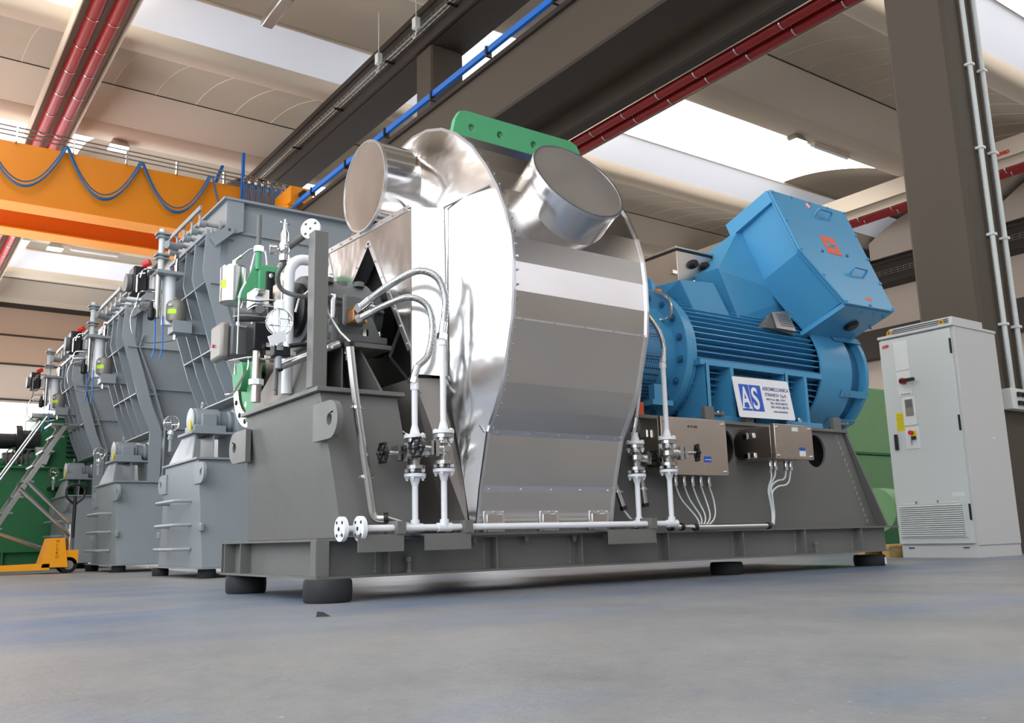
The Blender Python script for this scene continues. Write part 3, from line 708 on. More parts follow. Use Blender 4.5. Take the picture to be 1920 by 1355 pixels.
# stubs
def stub(c, d, r, L, nm='stub', capm='alu_dull'):
    c = V(c); d = V(d).normalized()
    s = obj(nm, G().cyl(c-d*L, c, r, n=48), 'alu', fc)
    obj('cap', G().cyl(c-d*.004, c+d*.003, r-.006, n=48), capm, s)
    obj('bead', G().ring(c-d*.014, c+d*.006, r+.006, r-.008, 48), 'alu_trim', s)
    obj('base_ring', G().ring(c-d*(L-.03), c-d*(L-.012), r+.012, r-.005, 48), 'alu_trim', s)
    g = G(); u, v = frame(d)
    for j in range(10):
        a = j*.628; q = c-d*(L-.03)+(u*math.cos(a)+v*math.sin(a))*(r+.01); g.sph(q, .009, 8)
    each('screw', g, 'chrome', s)
stub((2.60, 5.32, 2.687), (-1, 0, 0), .313, .32, 'left_stub' if 0 else 'inlet_stub', 'alu_front')
a = math.radians(60); tt = V((0, -math.cos(a), -math.sin(a))); nn = V((0, -math.sin(a), math.cos(a)))
P0 = V((3.5, 4.3, 2.8)); pc = V((3.5, 0, 0))+tt*(-4.23)+nn*(P0.dot(nn))
stub(pc, nn, .327, .30, 'upper_stub')
# small cover plates at the foot of the rim
for x0, x1 in ((3.03, 3.185), (3.45, 3.6), (3.85, 4.02)):
    y = 4.572
    e = obj('access_cover', G().box(x0, x1, 4.572, 4.592, .345, .475), 'alu_trim', fc, bev=.004)
    obj('inner_panel', G().box(x0+.022, x1-.022, 4.566, 4.573, .345, .452), 'alu_rim', e, bev=.003)
    g = G()
    for q in (.03, .5, .97): g.cyl((x0+(x1-x0)*q*.9+.008, 4.563, .463), (x0+(x1-x0)*q*.9+.008, 4.573, .463), .006, n=8)
    each('screw', g, 'chrome', e)
obj('foot_flange', G().box(2.9, 4.12, 4.52, 6.14, .33, .345), 'skid_gray', fc)
# green lifting beam on top
g = G().plate([(3.28, 3.06), (3.30, 3.24), (3.33, 3.37), (3.37, 3.44), (3.42, 3.455), (4.43, 3.455), (4.49, 3.43), (4.52, 3.38), (4.52, 3.22), (4.40, 3.06)], (0, 5.30, 0), (1, 0, 0), (0, 0, 1), (0, .05, 0), [circ(3.475, 3.33, .03, 16), circ(3.733, 3.335, .03, 16), circ(4.054, 3.333, .03, 16)])
one('lifting_beam', g, 'green', 'green plate with three holes standing on top of the silver casing', 'lifting beam', bev=.003)
# ------------------------------------------------------------------ bearing housing
bh = thing('bearing_housing', 'dark grey cast bearing housing in front of the notch in the silver casing', 'bearing housing', (2.35, 5.3, 1.51))
g = G(); g.rev((2.12, 5.25, 1.74), (1, 0, 0), [(0, .12), (.0, .215), (.05, .225), (.06, .2), (.1, .215), (.42, .215), (.44, .19), (.5, .18), (.52, .12)], 32)
b = obj('body', g, 'cast_gray', bh)
g = G(); g.taper((2.16, 2.58, 4.98, 5.62), 1.51, (2.18, 2.5, 5.02, 5.5), 1.74); g.box(2.14, 2.6, 4.97, 5.66, 1.51, 1.56)
obj('foot', g, 'cast_gray', bh, bev=.01)
g = G(); g.ring((2.19, 5.25, 1.74), (2.21, 5.25, 1.74), .235, .19, 32); g.box(2.12, 2.6, 5.02, 5.48, 1.73, 1.745)
obj('split_flange', g, 'cast_gray', bh)
obj('end_cover', G().rev((2.12, 5.25, 1.74), (-1, 0, 0), [(0, .17), (.03, .17), (.05, .13), (.06, .02)], 28), 'black', bh)
g = G()
for x, y in ((2.25, 5.1), (2.36, 5.14), (2.46, 5.1)): g.rev((x, y, 1.9), (0, 0, 1), [(0, .035), (.03, .035), (.035, .02)], 14)
each('filler_cap', g, 'cast_gray', bh)
for x, y, z in ((2.28, 5.03, 1.60), (2.45, 4.99, 1.60), (2.56, 5.02, 1.6)):
    obj('bolt', G().cyl((x, y, 1.555), (x, y, 1.60), .022, n=6), 'steel', bh)
obj('shaft', G().cyl((2.4, 5.33, 1.72), (3.1, 5.33, 1.72), .085), 'steel', bh)
obj('coupling_guard', G().rev((2.60, 5.3, 1.7), (1, 0, 0), [(0, .14), (0, .2), (.12, .2), (.14, .1)], 28), 'black', bh)
g = G(); g.cyl((2.24, 5.0, 1.62), (2.24, 5.0, 1.8), .018, n=12); g.cyl((2.24, 5.0, 1.6), (2.24, 5.0, 1.62), .026, n=6); obj('sight_glass', g, 'chrome', bh)
g = G(); g.rev((2.24, 5.03, 1.62), (0, -1, 0), [(0, .04), (.04, .04), (.05, .03), (.05, .015)], 14); g.cyl((2.24, 4.995, 1.5), (2.24, 4.995, 1.6), .035, n=14)
obj('oil_drain', g, 'cast_gray', bh)
g = G().box(2.28, 2.42, 4.93, 4.97, 1.6, 1.8); obj('cooler_cover', g, 'cast_gray', bh, bev=.02)
bf = obj('bronze_flange', G().box(2.30, 2.38, 4.84, 4.93, 1.60, 1.70), 'bronze', bh, bev=.006)
g = G()
for dx in (.005, .075):
    for dz in (.01, .09): g.cyl((2.30+dx, 4.82, 1.60+dz), (2.30+dx, 4.95, 1.60+dz), .008, n=8)
each('stud', g, 'brass', bf)
# ------------------------------------------------------------------ cooling water pipes
def wneck(g, x, y, z, s, r=.019, R=.062, L=.055):   # welding neck flange; s=+1 flange on top
    g.rev((x, y, z), (0, 0, s), [(0, r), (L*.25, r), (L, r*1.75), (L, R), (L+.022, R)], 24)
def nuts(g, x, y, z0, z1, R=.046, k=4, ph=.78, par=None):
    for j in range(k):
        g = G()
        a = ph+j*2*math.pi/k; p = (x+R*math.cos(a), y+R*math.sin(a))
        g.cyl((*p, z0), (*p, z1), .0075, n=8); g.cyl((*p, z0+.012), (*p, z0+.03), .0135, n=6); g.cyl((*p, z1-.02), (*p, z1-.004), .0135, n=6); obj('bolt', g, 'white_paint', par)
def valve(x, y, z, wd, lab):   # globe valve with hand wheel along direction wd
    t = thing('globe_valve', lab, 'valve', (x, y, z))
    g = G(); g.rev((x, y, z-.085), (0, 0, 1), [(0, .06), (.02, .06), (.02, .028), (.05, .03), (.07, .045), (.1, .045), (.12, .03), (.15, .028), (.15, .06), (.17, .06)], 24)
    obj('body', g, 'steel', t)
    wd = V(wd).normalized(); c = V((x, y, z)); u, v = frame(wd)
    g = G(); g.cyl(c, c+wd*.09, .034); 
    g.frustum([c+wd*.075+u*a_+v*b_ for a_, b_ in ((-.045, -.045), (.045, -.045), (.045, .045), (-.045, .045))], [c+wd*.1+u*a_+v*b_ for a_, b_ in ((-.045, -.045), (.045, -.045), (.045, .045), (-.045, .045))])
    g.frustum([c+wd*.11+u*a_+v*b_ for a_, b_ in ((-.04, -.04), (.04, -.04), (.04, .04), (-.04, .04))], [c+wd*.13+u*a_+v*b_ for a_, b_ in ((-.04, -.04), (.04, -.04), (.04, .04), (-.04, .04))])
    g.cyl(c+wd*.1, c+wd*.2, .014)
    for a_ in (-.028, .028): g.cyl(c+wd*.12+u*a_, c+wd*.19+u*a_, .006, n=6)
    obj('bonnet', g, 'steel', t)
    h = G(); wc = c+wd*.205
    ring = [wc+(u*math.cos(q)+v*math.sin(q))*.052 for q in [2*math.pi*i/25 for i in range(25)]]
    h.tube(ring+[ring[0]], .008, n=8)
    for j in range(6):
        q = j*math.pi/3; h.cyl(wc, wc+(u*math.cos(q)+v*math.sin(q))*.05, .006, n=6); h.sph(wc+(u*math.cos(q)+v*math.sin(q))*.057, .011, 8)
    h.cyl(wc-wd*.012, wc+wd*.012, .018, n=12)
    obj('hand_wheel', h, 'black', t)
    g = G(); g.cyl(wc+wd*.01, wc+wd*.03, .009, n=6); obj('nut', g, 'chrome', t)
    return t
ZH = .378; PR = .0175
RIS = [  # x, y, valve centre z, lower riser bottom, top of upper riser
 (2.536, 4.52, .79, 1.19), (2.678, 4.44, .815, 1.45), (4.238, 4.52, .82, .98), (4.462, 4.44, .85, 1.47)]
def header(lab, xf, yy, xe, ris):
    t = thing('cooling_pipe', lab, 'pipe', (xf, yy, ZH))
    obj('header', G().cyl((xf, yy, ZH), (xe, yy, ZH), PR+.001, n=16), 'white_paint', t)
    g = G(); g.rev((xf, yy, ZH), (-1, 0, 0), [(-.045, PR), (-.012, PR*1.8), (-.012, .066), (.012, .066), (.012, .034), (.016, .034), (.016, .012)], 28)
    e = obj('flange', g, 'white_paint', t)
    g = G()
    for j in range(4):
        a = .78+j*1.571; g.cyl((xf-.0135, yy+.047*math.cos(a), ZH+.047*math.sin(a)), (xf-.011, yy+.047*math.cos(a), ZH+.047*math.sin(a)), .0095, n=12)
    g.cyl((xf-.0175, yy, ZH), (xf-.0155, yy, ZH), .0115, n=12)
    each('bolt_hole', g, 'black', e)
    for x, y, zv, zt in ris:
        zl = zv-.085-.026
        g = G(); g.cyl((x, y, ZH), (x, y, zl-.05), PR, n=16)
        g.cyl((x, y, ZH), (x, y, ZH+.045), PR*1.45, n=16); g.cyl((x-.045, y, ZH), (x+.045, y, ZH), PR*1.45, n=16)
        g.rev((x, y, zl-.07), (0, 0, 1), [(0, PR), (.045, PR*1.75), (.052, .062), (.07, .062)], 24)
        r_ = obj('riser', g, 'white_paint', t)
        nuts(None, x, y, zl-.04, zl+.03, par=r_)
        zu = zv+.085
        g = G(); g.rev((x, y, zu+.004), (0, 0, 1), [(0, .062), (.02, .062), (.024, PR*1.75), (.075, PR)], 24)
        g.cyl((x, y, zu+.07), (x, y, zt), PR, n=16); g.cyl((x, y, zt-.03), (x, y, zt+.01), .024, n=6)
        r_ = obj('upper_riser', g, 'white_paint', t)
        nuts(None, x, y, zu-.05, zu+.034, par=r_)
        g = G(); g.cyl((x, y, zu), (x, y, zu+.004), .054, n=20); g.cyl((x, y, zl), (x, y, zl+.0045), .054, n=20); each('gasket', g, 'black', r_)
    return t
header('front white cooling pipe with its end flange at the near corner of the base frame', 2.16, 4.44, 4.47, [RIS[1], RIS[3]])
header('rear white cooling pipe, its end flange left of the front one', 2.09, 4.52, 4.25, [RIS[0], RIS[2]])
valve(2.678, 4.44, .815, (-1, -.22, 0), 'steel valve with black hand wheel, on the taller left riser')
valve(2.536, 4.52, .79, (-1, -.02, 0), 'steel valve whose black hand wheel reaches farthest left')
valve(4.238, 4.52, .82, (1, .25, 0), 'steel valve on the shorter riser at the right edge of the silver casing')
valve(4.462, 4.44, .85, (.9, -.5, 0), 'steel valve with black hand wheel before the stainless junction box')
def hose(pts, r, lab, n=14):
    t = thing('flexible_hose', lab, 'hose', pts[-1])
    P = [V(p) for p in pts]; Q = []
    for i in range(len(P)-1):
        p0 = P[max(i-1, 0)]; p1 = P[i]; p2 = P[i+1]; p3 = P[min(i+2, len(P)-1)]
        for j in range(8):
            u = j/8; Q.append(.5*((2*p1)+(-p0+p2)*u+(2*p0-5*p1+4*p2-p3)*u*u+(-p0+3*p1-3*p2+p3)*u**3))
    Q.append(P[-1])
    obj('braid', G().tube(Q, r, n), 'braid', t)
    for a, b in ((Q[0], Q[2]), (Q[-1], Q[-3])):
        d = (b-a).normalized()
        g = G(); g.cyl(a-d*.01, a+d*.06, r*1.12, n=16); g.cyl(a-d*.045, a-d*.01, r*1.4, n=6); obj('ferrule', g, 'chrome', t)
    return t
hose([(2.34, 4.80, 1.695), (2.44, 4.66, 1.80), (2.56, 4.53, 1.875), (2.655, 4.46, 1.835), (2.70, 4.44, 1.72), (2.695, 4.44, 1.60), (2.68, 4.44, 1.50)], .022, 'braided steel hose, upper one arching from the bearing housing')
hose([(2.345, 4.80, 1.63), (2.44, 4.70, 1.69), (2.545, 4.6, 1.73), (2.64, 4.55, 1.68), (2.665, 4.53, 1.55), (2.63, 4.52, 1.38), (2.56, 4.52, 1.30), (2.536, 4.52, 1.24)], .02, 'braided steel hose, lower one arching from the bronze flange')
hose([(4.60, 4.95, 1.93), (4.50, 4.75, 1.94), (4.44, 4.56, 1.86), (4.47, 4.47, 1.72), (4.49, 4.45, 1.6), (4.475, 4.44, 1.52)], .018, 'braided hose curving down beside the blue motor flange to the right riser')
hose([(4.58, 4.95, 1.86), (4.47, 4.72, 1.86), (4.40, 4.58, 1.7), (4.34, 4.54, 1.4), (4.27, 4.52, 1.14), (4.24, 4.52, 1.03)], .016, 'braided hose hanging straight at the edge of the silver casing')
g = G().tube([(1.90, 4.92, 1.93), (1.86, 4.95, 1.86), (1.9, 5.0, 1.78), (2.0, 4.95, 1.74), (2.2, 5.0, 1.79), (2.42, 5.0, 1.77), (2.5, 5.0, 1.75)], .014, n=10, rad=.08)
t = thing('flexible_hose', 'dark braided hose running from the small regulator to the notch of the casing', 'hose', (1.95, 4.95, 1.8))
obj('braid', g, 'cast_gray', t); obj('ferrule', G().cyl((2.46, 5.0, 1.76), (2.56, 5.0, 1.74), .02, n=8), 'chrome', t)
# ------------------------------------------------------------------ blue electric motor
MY, MZ = 5.33, 1.72
mo = thing('electric_motor', 'large blue finned electric motor with tilted terminal box on top', 'motor', (6.0, MY, 1.15))
g = G(); g.cyl((5.06, MY, MZ), (5.13, MY, MZ), .57, n=56); fl = obj('flange', g, 'blue', mo, bev=.004)
for j in range(18):
    a = .17+j*2*math.pi/18; y, z = MY-.5*math.cos(a), MZ+.5*math.sin(a)
    if y > MY+.2: continue
    obj('bolt', G().cyl((5.035, y, z), (5.06, y, z), .018, n=6).cyl((5.052, y, z), (5.061, y, z), .03, n=14), 'blue_dark', fl)
obj('neck_ring', G().cyl((4.92, MY, MZ), (5.06, MY, MZ), .44, n=48), 'blue', mo)
obj('coupling_guard', G().cyl((4.10, MY, MZ), (4.92, MY, MZ), .43, n=48), 'perforated', mo)
g = G(); g.box(4.78, 4.9, 4.86, 4.92, 1.30, 1.42); g.box(4.74, 4.95, 4.84, 4.95, 1.26, 1.3); obj('bracket', g, 'blue', mo)
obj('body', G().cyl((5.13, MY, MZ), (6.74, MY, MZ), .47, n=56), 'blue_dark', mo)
j = 0
for k in range(64):
    a = 2*math.pi*k/64+.03
    cyy_, szz = math.cos(a), math.sin(a)
    if cyy_ > .35 or szz > .86: continue
    p = V((0, cyy_, szz)); q = V((0, -szz, cyy_))*.006; c = V((5.2, MY, MZ))
    g = G(); L_ = V((1.53, 0, 0))
    e0 = [c+p*.46+q, c+p*.46-q, c+p*.535-q*.7, c+p*.535+q*.7]
    g.frustum(e0, [x+L_ for x in e0]); obj('cooling_fin', g, 'blue', mo, smooth=False)
obj('end_ring', G().ring((5.13, MY, MZ), (5.2, MY, MZ), .535, .4, 56), 'blue', mo)
# side frame and feet
fr = obj('foot_frame', G().box(5.17, 6.68, 4.74, 4.86, 1.585, 1.63), 'blue', mo, bev=.003)
for x0, x1, fx0, fx1 in ((5.22, 5.5, 5.17, 5.58), (6.17, 6.42, 6.12, 6.6)):
    for x in (x0, x1):
        g = G().plate([(4.735, 1.16), (4.735, 1.60), (4.9, 1.60), (4.93, 1.5), (5.02, 1.34), (5.1, 1.16)], (x, 0, 0), (0, 1, 0), (0, 0, 1), (.035, 0, 0))
        obj('gusset', g, 'blue', fr)
    g = G().plate([(x0, 1.22), (x0+.035, 1.22), (x0+.035, 1.6), (x0, 1.6)], (0, 4.733, 0), (1, 0, 0), (0, 0, 1), (0, .01, 0)); obj('edge_plate', g, 'blue', fr)
    ft = obj('foot', G().box(fx0, fx1, 4.72, 5.1, 1.148, 1.195), 'blue', mo, bev=.004)
    g = G(); g.cyl(((fx0+fx1)/2, 4.78, 1.195), ((fx0+fx1)/2, 4.78, 1.235), .02, n=12); g.cyl(((fx0+fx1)/2, 4.78, 1.2), ((fx0+fx1)/2, 4.78, 1.22), .032, n=6)
    obj('bolt', g, 'chrome', ft)
obj('foot', G().box(5.17, 6.6, 5.6, 5.94, 1.148, 1.195), 'blue', mo)
# fan cowl
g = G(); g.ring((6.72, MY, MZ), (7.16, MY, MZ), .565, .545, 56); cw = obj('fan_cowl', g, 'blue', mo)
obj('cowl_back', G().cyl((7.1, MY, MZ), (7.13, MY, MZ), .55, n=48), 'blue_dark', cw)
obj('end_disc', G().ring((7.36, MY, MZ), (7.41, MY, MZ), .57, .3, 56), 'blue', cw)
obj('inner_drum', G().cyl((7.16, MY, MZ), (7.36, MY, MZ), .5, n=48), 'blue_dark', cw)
for a in (-2.75, -2.25, -1.35, -.2, 2.62, 2.1, 1.3):
    y, z = MY+.572*math.cos(a), MZ+.572*math.sin(a); d = V((0, math.cos(a), math.sin(a))); q = V((0, -math.sin(a), math.cos(a)))
    c = V((7.02, y, z)); e0 = [c+q*.03, c-q*.03, c-q*.03+d*.01, c+q*.03+d*.01]
    st = obj('strap', G().frustum(e0, [x+V((.39, 0, 0)) for x in e0]), 'blue', cw)
    for dx in (.05, .11): obj('bolt', G().cyl(c+V((dx, 0, 0)), c+V((dx, 0, 0))+d*.022, .009, n=6), 'steel', st)
# lifting eye and base of the terminal box
g = G().plate([(p[0], p[1]) for p in circ(0, .1, .07, 14, 0, math.pi, True)]+[(-.1, -.06), (.1, -.06)], (5.08, 5.2, 2.2), (0, 1, 0), (0, 0, 1), (.04, 0, 0), [circ(0, .1, .028, 14)])
obj('lifting_eye', g, 'blue', mo)
obj('saddle', G().hull([(5.35, 4.93, 1.96), (6.66, 4.95, 2.02), (5.35, 5.8, 1.96), (6.66, 5.8, 2.0), (5.22, 5.0, 2.1), (6.66, 5.0, 2.14), (5.22, 5.8, 2.15), (6.66, 5.8, 2.15)]), 'blue', mo)
obj('terminal_base', G().hull([(5.22, 4.95, 2.32), (5.62, 4.95, 2.35), (5.84, 4.95, 2.02), (5.42, 4.95, 1.99), (5.16, 5.6, 2.32), (5.66, 5.6, 2.36), (5.84, 5.7, 2.02), (5.2, 5.6, 2.0)]), 'blue', mo, smooth=False, bev=.006)
n_ = V((0, -math.sin(math.radians(68)), math.cos(math.radians(68)))); t_ = V((0, -math.cos(math.radians(68)), -math.sin(math.radians(68)))); ux = V((1, 0, 0))
TA = V((6.335, 4.862, 3.285))
def tb(x, t, d): return TA+ux*x+t_*t-n_*d
LID = [(0, 0), (1.09, 0), (1.045, 1.16), (.325, 1.18), (.015, .66)]
def grow(L, e):
    cx = sum(p[0] for p in L)/len(L); cz = sum(p[1] for p in L)/len(L)
    return [(cx+(p[0]-cx)*(1+e), cz+(p[1]-cz)*(1+e)) for p in L]
tbx = obj('terminal_box', G().frustum([tb(x, t, .47) for x, t in grow(LID, -.07)], [tb(x, t, .03) for x, t in grow(LID, -.07)]), 'blue', mo, smooth=False)
obj('box_flange', G().frustum([tb(x, t, .035) for x, t in grow(LID, 0)], [tb(x, t, .02) for x, t in grow(LID, 0)]), 'blue', tbx, smooth=False)
obj('box_flange', G().frustum([tb(x, t, .48) for x, t in grow(LID, -.03)], [tb(x, t, .455) for x, t in grow(LID, -.03)]), 'blue', tbx, smooth=False)
ld = obj('lid', G().frustum([tb(x, t, .016) for x, t in grow(LID, .004)], [tb(x, t, -.004) for x, t in grow(LID, .004)]), 'blue', tbx, smooth=False, bev=.003)
for i in range(5):
    (a, b), (c, d) = grow(LID, -.035)[i], grow(LID, -.035)[(i+1) % 5]; l = math.hypot(c-a, d-b); k = max(1, round(l/.3))
    for j in range(k):
        p = tb(a+(c-a)*j/k, b+(d-b)*j/k, -.004); obj('lid_bolt', G().cyl(p, p+n_*.014, .013, n=6), 'blue', tbx)
for p in (tb(.35, .62, -.004), tb(.72, .6, -.004)): obj('lid_bolt', G().cyl(p, p+n_*.012, .015, n=6), 'blue_dark', tbx)
for (a, b) in ((.62, .15), (.70, .80)):
    p = [tb(a-.1, b+.03, 0), tb(a-.1, b, -.075), tb(a+.1, b, -.075), tb(a+.1, b+.03, 0)]
    obj('grab_handle', G().tube(p, .011, 8, rad=.03), 'blue', tbx)
# side hood (upper left), bottom cable plate
q = grow(LID, -.07)
g = G().frustum([tb(x, t, d) for x, t, d in ((-.0, -.02, .03), (1.08, -.02, .03), (1.08, .11, .03), (-.0, .11, .03))], [tb(x, t, d) for x, t, d in ((-.03, -.02, .53), (1.08, -.02, .53), (1.08, .12, .53), (-.03, .12, .53))])
obj('hood', g, 'blue', tbx, smooth=False)
g = G().frustum([tb(.335, 1.15, .03), tb(1.03, 1.13, .03), tb(1.03, 1.17, .03), tb(.335, 1.19, .03)], [tb(.30, 1.15, .5), tb(1.0, 1.13, .5), tb(1.0, 1.17, .5), tb(.30, 1.19, .5)])
bp_ = obj('cable_plate', g, 'blue', tbx, smooth=False)
bn = t_
c = tb(.72, 1.165, .26)
obj('grommet', G().rev(c, bn, [(0, .07), (.03, .07), (.045, .05), (.045, .01)], 20), 'black', bp_)
for (x, d) in ((.40, .08), (.62, .07), (.82, .07), (.98, .08), (.38, .42), (.60, .46), (.8, .46), (.94, .42), (.37, .25), (1.0, .25)):
    p = tb(x, 1.175, d); obj('bolt', G().cyl(p, p+bn*.015, .013, n=6), 'blue', bp_)
# neck between saddle and box
AB = tb(.04, .06, .47); EB = tb(.05, .62, .47)
g = G().hull([(5.74, 5.0, 2.49), (5.94, 5.0, 2.10), (5.74, 5.7, 2.49), (5.94, 5.7, 2.1), tuple(AB), tuple(EB), tuple(tb(.8, .1, .47)), tuple(tb(.5, .75, .47)), (6.66, 5.6, 2.14), (6.6, 5.05, 2.12), (6.9, 5.7, 2.7)])
nk = obj('terminal_neck', g, 'blue', mo, smooth=False)
g = G(); g.frustum([(5.72, 4.975, 2.5), (5.925, 4.975, 2.09), (5.95, 4.975, 2.1), (5.745, 4.975, 2.515)], [(5.72, 5.7, 2.5), (5.925, 5.7, 2.09), (5.95, 5.7, 2.1), (5.745, 5.7, 2.515)])
obj('neck_flange', g, 'blue', nk, smooth=False)
# marks
g = G().frustum([tb(.44+a, .42+b, -.005) for a, b in ((0, 0), (.2, 0), (.2, .2), (0, .2))], [tb(.44+a, .42+b, -.0075) for a, b in ((0, 0), (.2, 0), (.2, .2), (0, .2))])
mk = obj('warning_label', g, 'orange_mark', tbx, smooth=False)
for (cx, cz, r, a0, a1) in ((.56, .475, .045, .3, 3.6), (.52, .57, .045, 3.4, 6.8)):
    obj('print', G().tube([tb(cx+r*math.cos(a0+(a1-a0)*j/10), cz+r*math.sin(a0+(a1-a0)*j/10), -.008) for j in range(11)], .008, 5), 'blue', mk)
obj('print', G().frustum([tb(.47+a, .51+b, -.007) for a, b in ((0, 0), (.14, 0), (.14, .02), (0, .02))], [tb(.47+a, .51+b, -.0085) for a, b in ((0, 0), (.14, 0), (.14, .02), (0, .02))]), 'blue', mk)
p = tb(.50, .06, -.004); r_ = obj('warning_disc', G().cyl(p, p+n_*.002, .036, n=24), 'sign_white', tbx)
obj('ring', G().ring(p+n_*.001, p+n_*.003, .036, .027, 24), 'red', r_); obj('symbol', G().cyl(p+n_*.001, p+n_*.003, .012, n=3), 'red', r_)
obj('nameplate', G().frustum([tb(.66+a, 1.07+b, -.004) for a, b in ((0, 0), (.09, 0), (.09, .03), (0, .03))], [tb(.66+a, 1.07+b, -.006) for a, b in ((0, 0), (.09, 0), (.09, .03), (0, .03))]), 'orange_mark', tbx)
text('MOTOR', 'casting_mark', .035, (5.40, 4.945, 2.20), (1, 0, .02), (.05, 0, 1), 'blue_dark', mo, .001) if 0 else None
g = G().hull([(6.15, 4.80, 2.13), (6.36, 4.80, 2.17), (6.46, 4.80, 2.0), (6.2, 4.80, 2.0), (6.15, 4.82, 2.13), (6.36, 4.82, 2.17), (6.46, 4.82, 2.0), (6.2, 4.82, 2.0)])
pl = obj('nameplate', g, 'stainless', mo, smooth=False)
for j in range(6): obj('engraving', G().box(6.2+.012*j, 6.36+.014*j, 4.797, 4.8, 2.12-.018*j, 2.126-.018*j), 'cast_gray', pl)
obj('plate_bracket', G().hull([(6.1, 4.84, 2.0), (6.5, 4.84, 1.97), (6.1, 4.93, 2.02), (6.5, 4.93, 2.0), (6.14, 4.82, 2.12), (6.2, 4.82, 2.0)]), 'cast_gray', mo)
# small parts at the flange
g = G().tube([(5.03, 5.05, 2.22), (5.02, 4.9, 2.15), (5.0, 4.84, 2.04), (5.0, 4.86, 1.96), (5.0, 4.95, 1.95), (4.98, 5.05, 2.0)], .012, 8, rad=.05)
one('conduit_loop', g, 'steel', 'thin steel conduit loop in front of the blue motor flange', 'conduit')
t = thing('air_hose', 'short blue hose with brass fitting above the motor flange', 'hose', (5.0, 5.3, 2.3))
obj('hose', G().tube([(4.62, 5.3, 2.40), (4.75, 5.3, 2.43), (4.95, 5.3, 2.41), (5.08, 5.28, 2.3)], .022, 10, rad=.1), 'rail_blue', t)
g = G(); g.cyl((4.5, 5.3, 2.39), (4.62, 5.3, 2.40), .024, n=6); g.cyl((4.4, 5.3, 2.385), (4.5, 5.3, 2.39), .016, n=10); obj('fitting', g, 'brass', t)
# stainless control box on top
t = thing('control_box', 'stainless control box with two black knobs behind the silver casing', 'control box', (5.74, 5.7, 2.36))
obj('housing', G().box(5.52, 5.96, 5.25, 6.35, 2.36, 2.70), 'stainless', t, bev=.004)
obj('lid', G().box(5.505, 5.975, 5.235, 6.37, 2.715, 2.735), 'stainless', t, bev=.004); obj('seal', G().box(5.515, 5.965, 5.245, 6.36, 2.70, 2.715), 'black', t)
for x in (5.70, 5.84): obj('knob', G().rev((x, 5.25, 2.60), (0, -1, 0), [(0, .04), (.02, .04), (.05, .032), (.055, .01)], 16), 'black', t)
obj('clip', G().box(5.49, 5.52, 5.28, 5.32, 2.5, 2.53), 'chrome', t)
obj('cable_entry', G().tube([(5.66, 5.24, 2.40), (5.66, 5.2, 2.44), (5.72, 5.2, 2.43), (5.72, 5.2, 2.37)], .009, 6, rad=.02), 'chrome', t)
g = G().box(4.72, 4.85, 5.0, 5.1, 2.14, 2.18); one('orange_tag', G().box(5.07, 5.12, 5.06, 5.2, 2.21, 2.25), 'orange', 'small orange piece on top of the blue flange', 'tag')
one('orange_guard', G().hull([(4.0, 5.0, 1.145), (4.3, 5.0, 1.145), (4.0, 5.5, 1.145), (4.3, 5.5, 1.145), (4.05, 5.0, 1.36), (4.2, 5.0, 1.36), (4.05, 5.5, 1.36), (4.2, 5.5, 1.36)]), 'orange_mark', 'orange coupling guard sliver between silver casing and blue motor', 'guard') if 0 else one('orange_guard', G().box(4.45, 4.7, 4.9, 5.5, 1.146, 1.28), 'orange_mark', 'orange sliver of guard between silver casing and blue motor foot', 'guard')
# ------------------------------------------------------------------ company board
sb = thing('company_board', 'white board with a blue two-letter logo leaning on the motor feet', 'sign', (5.78, 4.65, 1.16))
bt = V((0, .05, .325)).normalized(); bo = V((5.445, 4.632, 1.178)); bu = V((1, 0, .01)).normalized(); bn_ = bu.cross(bt)
def bd(u, v, d=0): return bo+bu*u+bt*v+bn_*d
W_, H_ = .675, .33
o_ = []
for cx, cz, a0 in ((W_-.015, H_-.015, 0), (.015, H_-.015, 90), (.015, .015, 180), (W_-.015, .015, 270)):
    for j in range(5): a = math.radians(a0+22.5*j); o_.append((cx+.015*math.cos(a), cz+.015*math.sin(a)))
obj('panel', G().plate(o_, bo, bu, bt, bn_*.004), 'sign_white', sb)
def rect(u0, v0, u1, v1, d, name, m, par): return obj(name, G().frustum([bd(u0, v0, d), bd(u1, v0, d), bd(u1, v1, d), bd(u0, v1, d)], [bd(u0, v0, d+.001), bd(u1, v0, d+.001), bd(u1, v1, d+.001), bd(u0, v1, d+.001)]), m, par, smooth=False)
rect(.055, .055, .168, .27, .0045, 'logo_field', 'sign_blue', sb); rect(.175, .055, .31, .27, .0045, 'logo_field', 'sign_blue', sb)
text('A', 'logo_letter', .25, bd(.058, .075, .006), bu, bt, 'sign_white', sb, .0006, bold=.004, sx=.62)
text('S', 'logo_letter', .25, bd(.185, .075, .006), bu, bt, 'sign_white', sb, .0006, bold=.004, sx=.72)
for u, v in ((.056, .072), (.122, .072)): rect(u, v, u+.045, v+.008, .006, 'serif', 'sign_white', sb)
for s_, v, sz, sx, u in (('AEROMECCANICA', .235, .042, .92, .335), ('STRANICH  S.p.A.', .188, .038, .92, .355), ('SESTO S.G. (MI) - ITALY', .155, .021, 1.1, .36), ('TEL. +39 02 2401751', .122, .026, .95, .40), ('FAX +39 02 2401733', .090, .026, .95, .40), ('www.stranich.it', .055, .024, 1.15, .42)):
    text(s_, 'lettering', sz, bd(u, v, .005), bu, bt, 'text_gray', sb, .0005, sx=sx, bold=.0006)
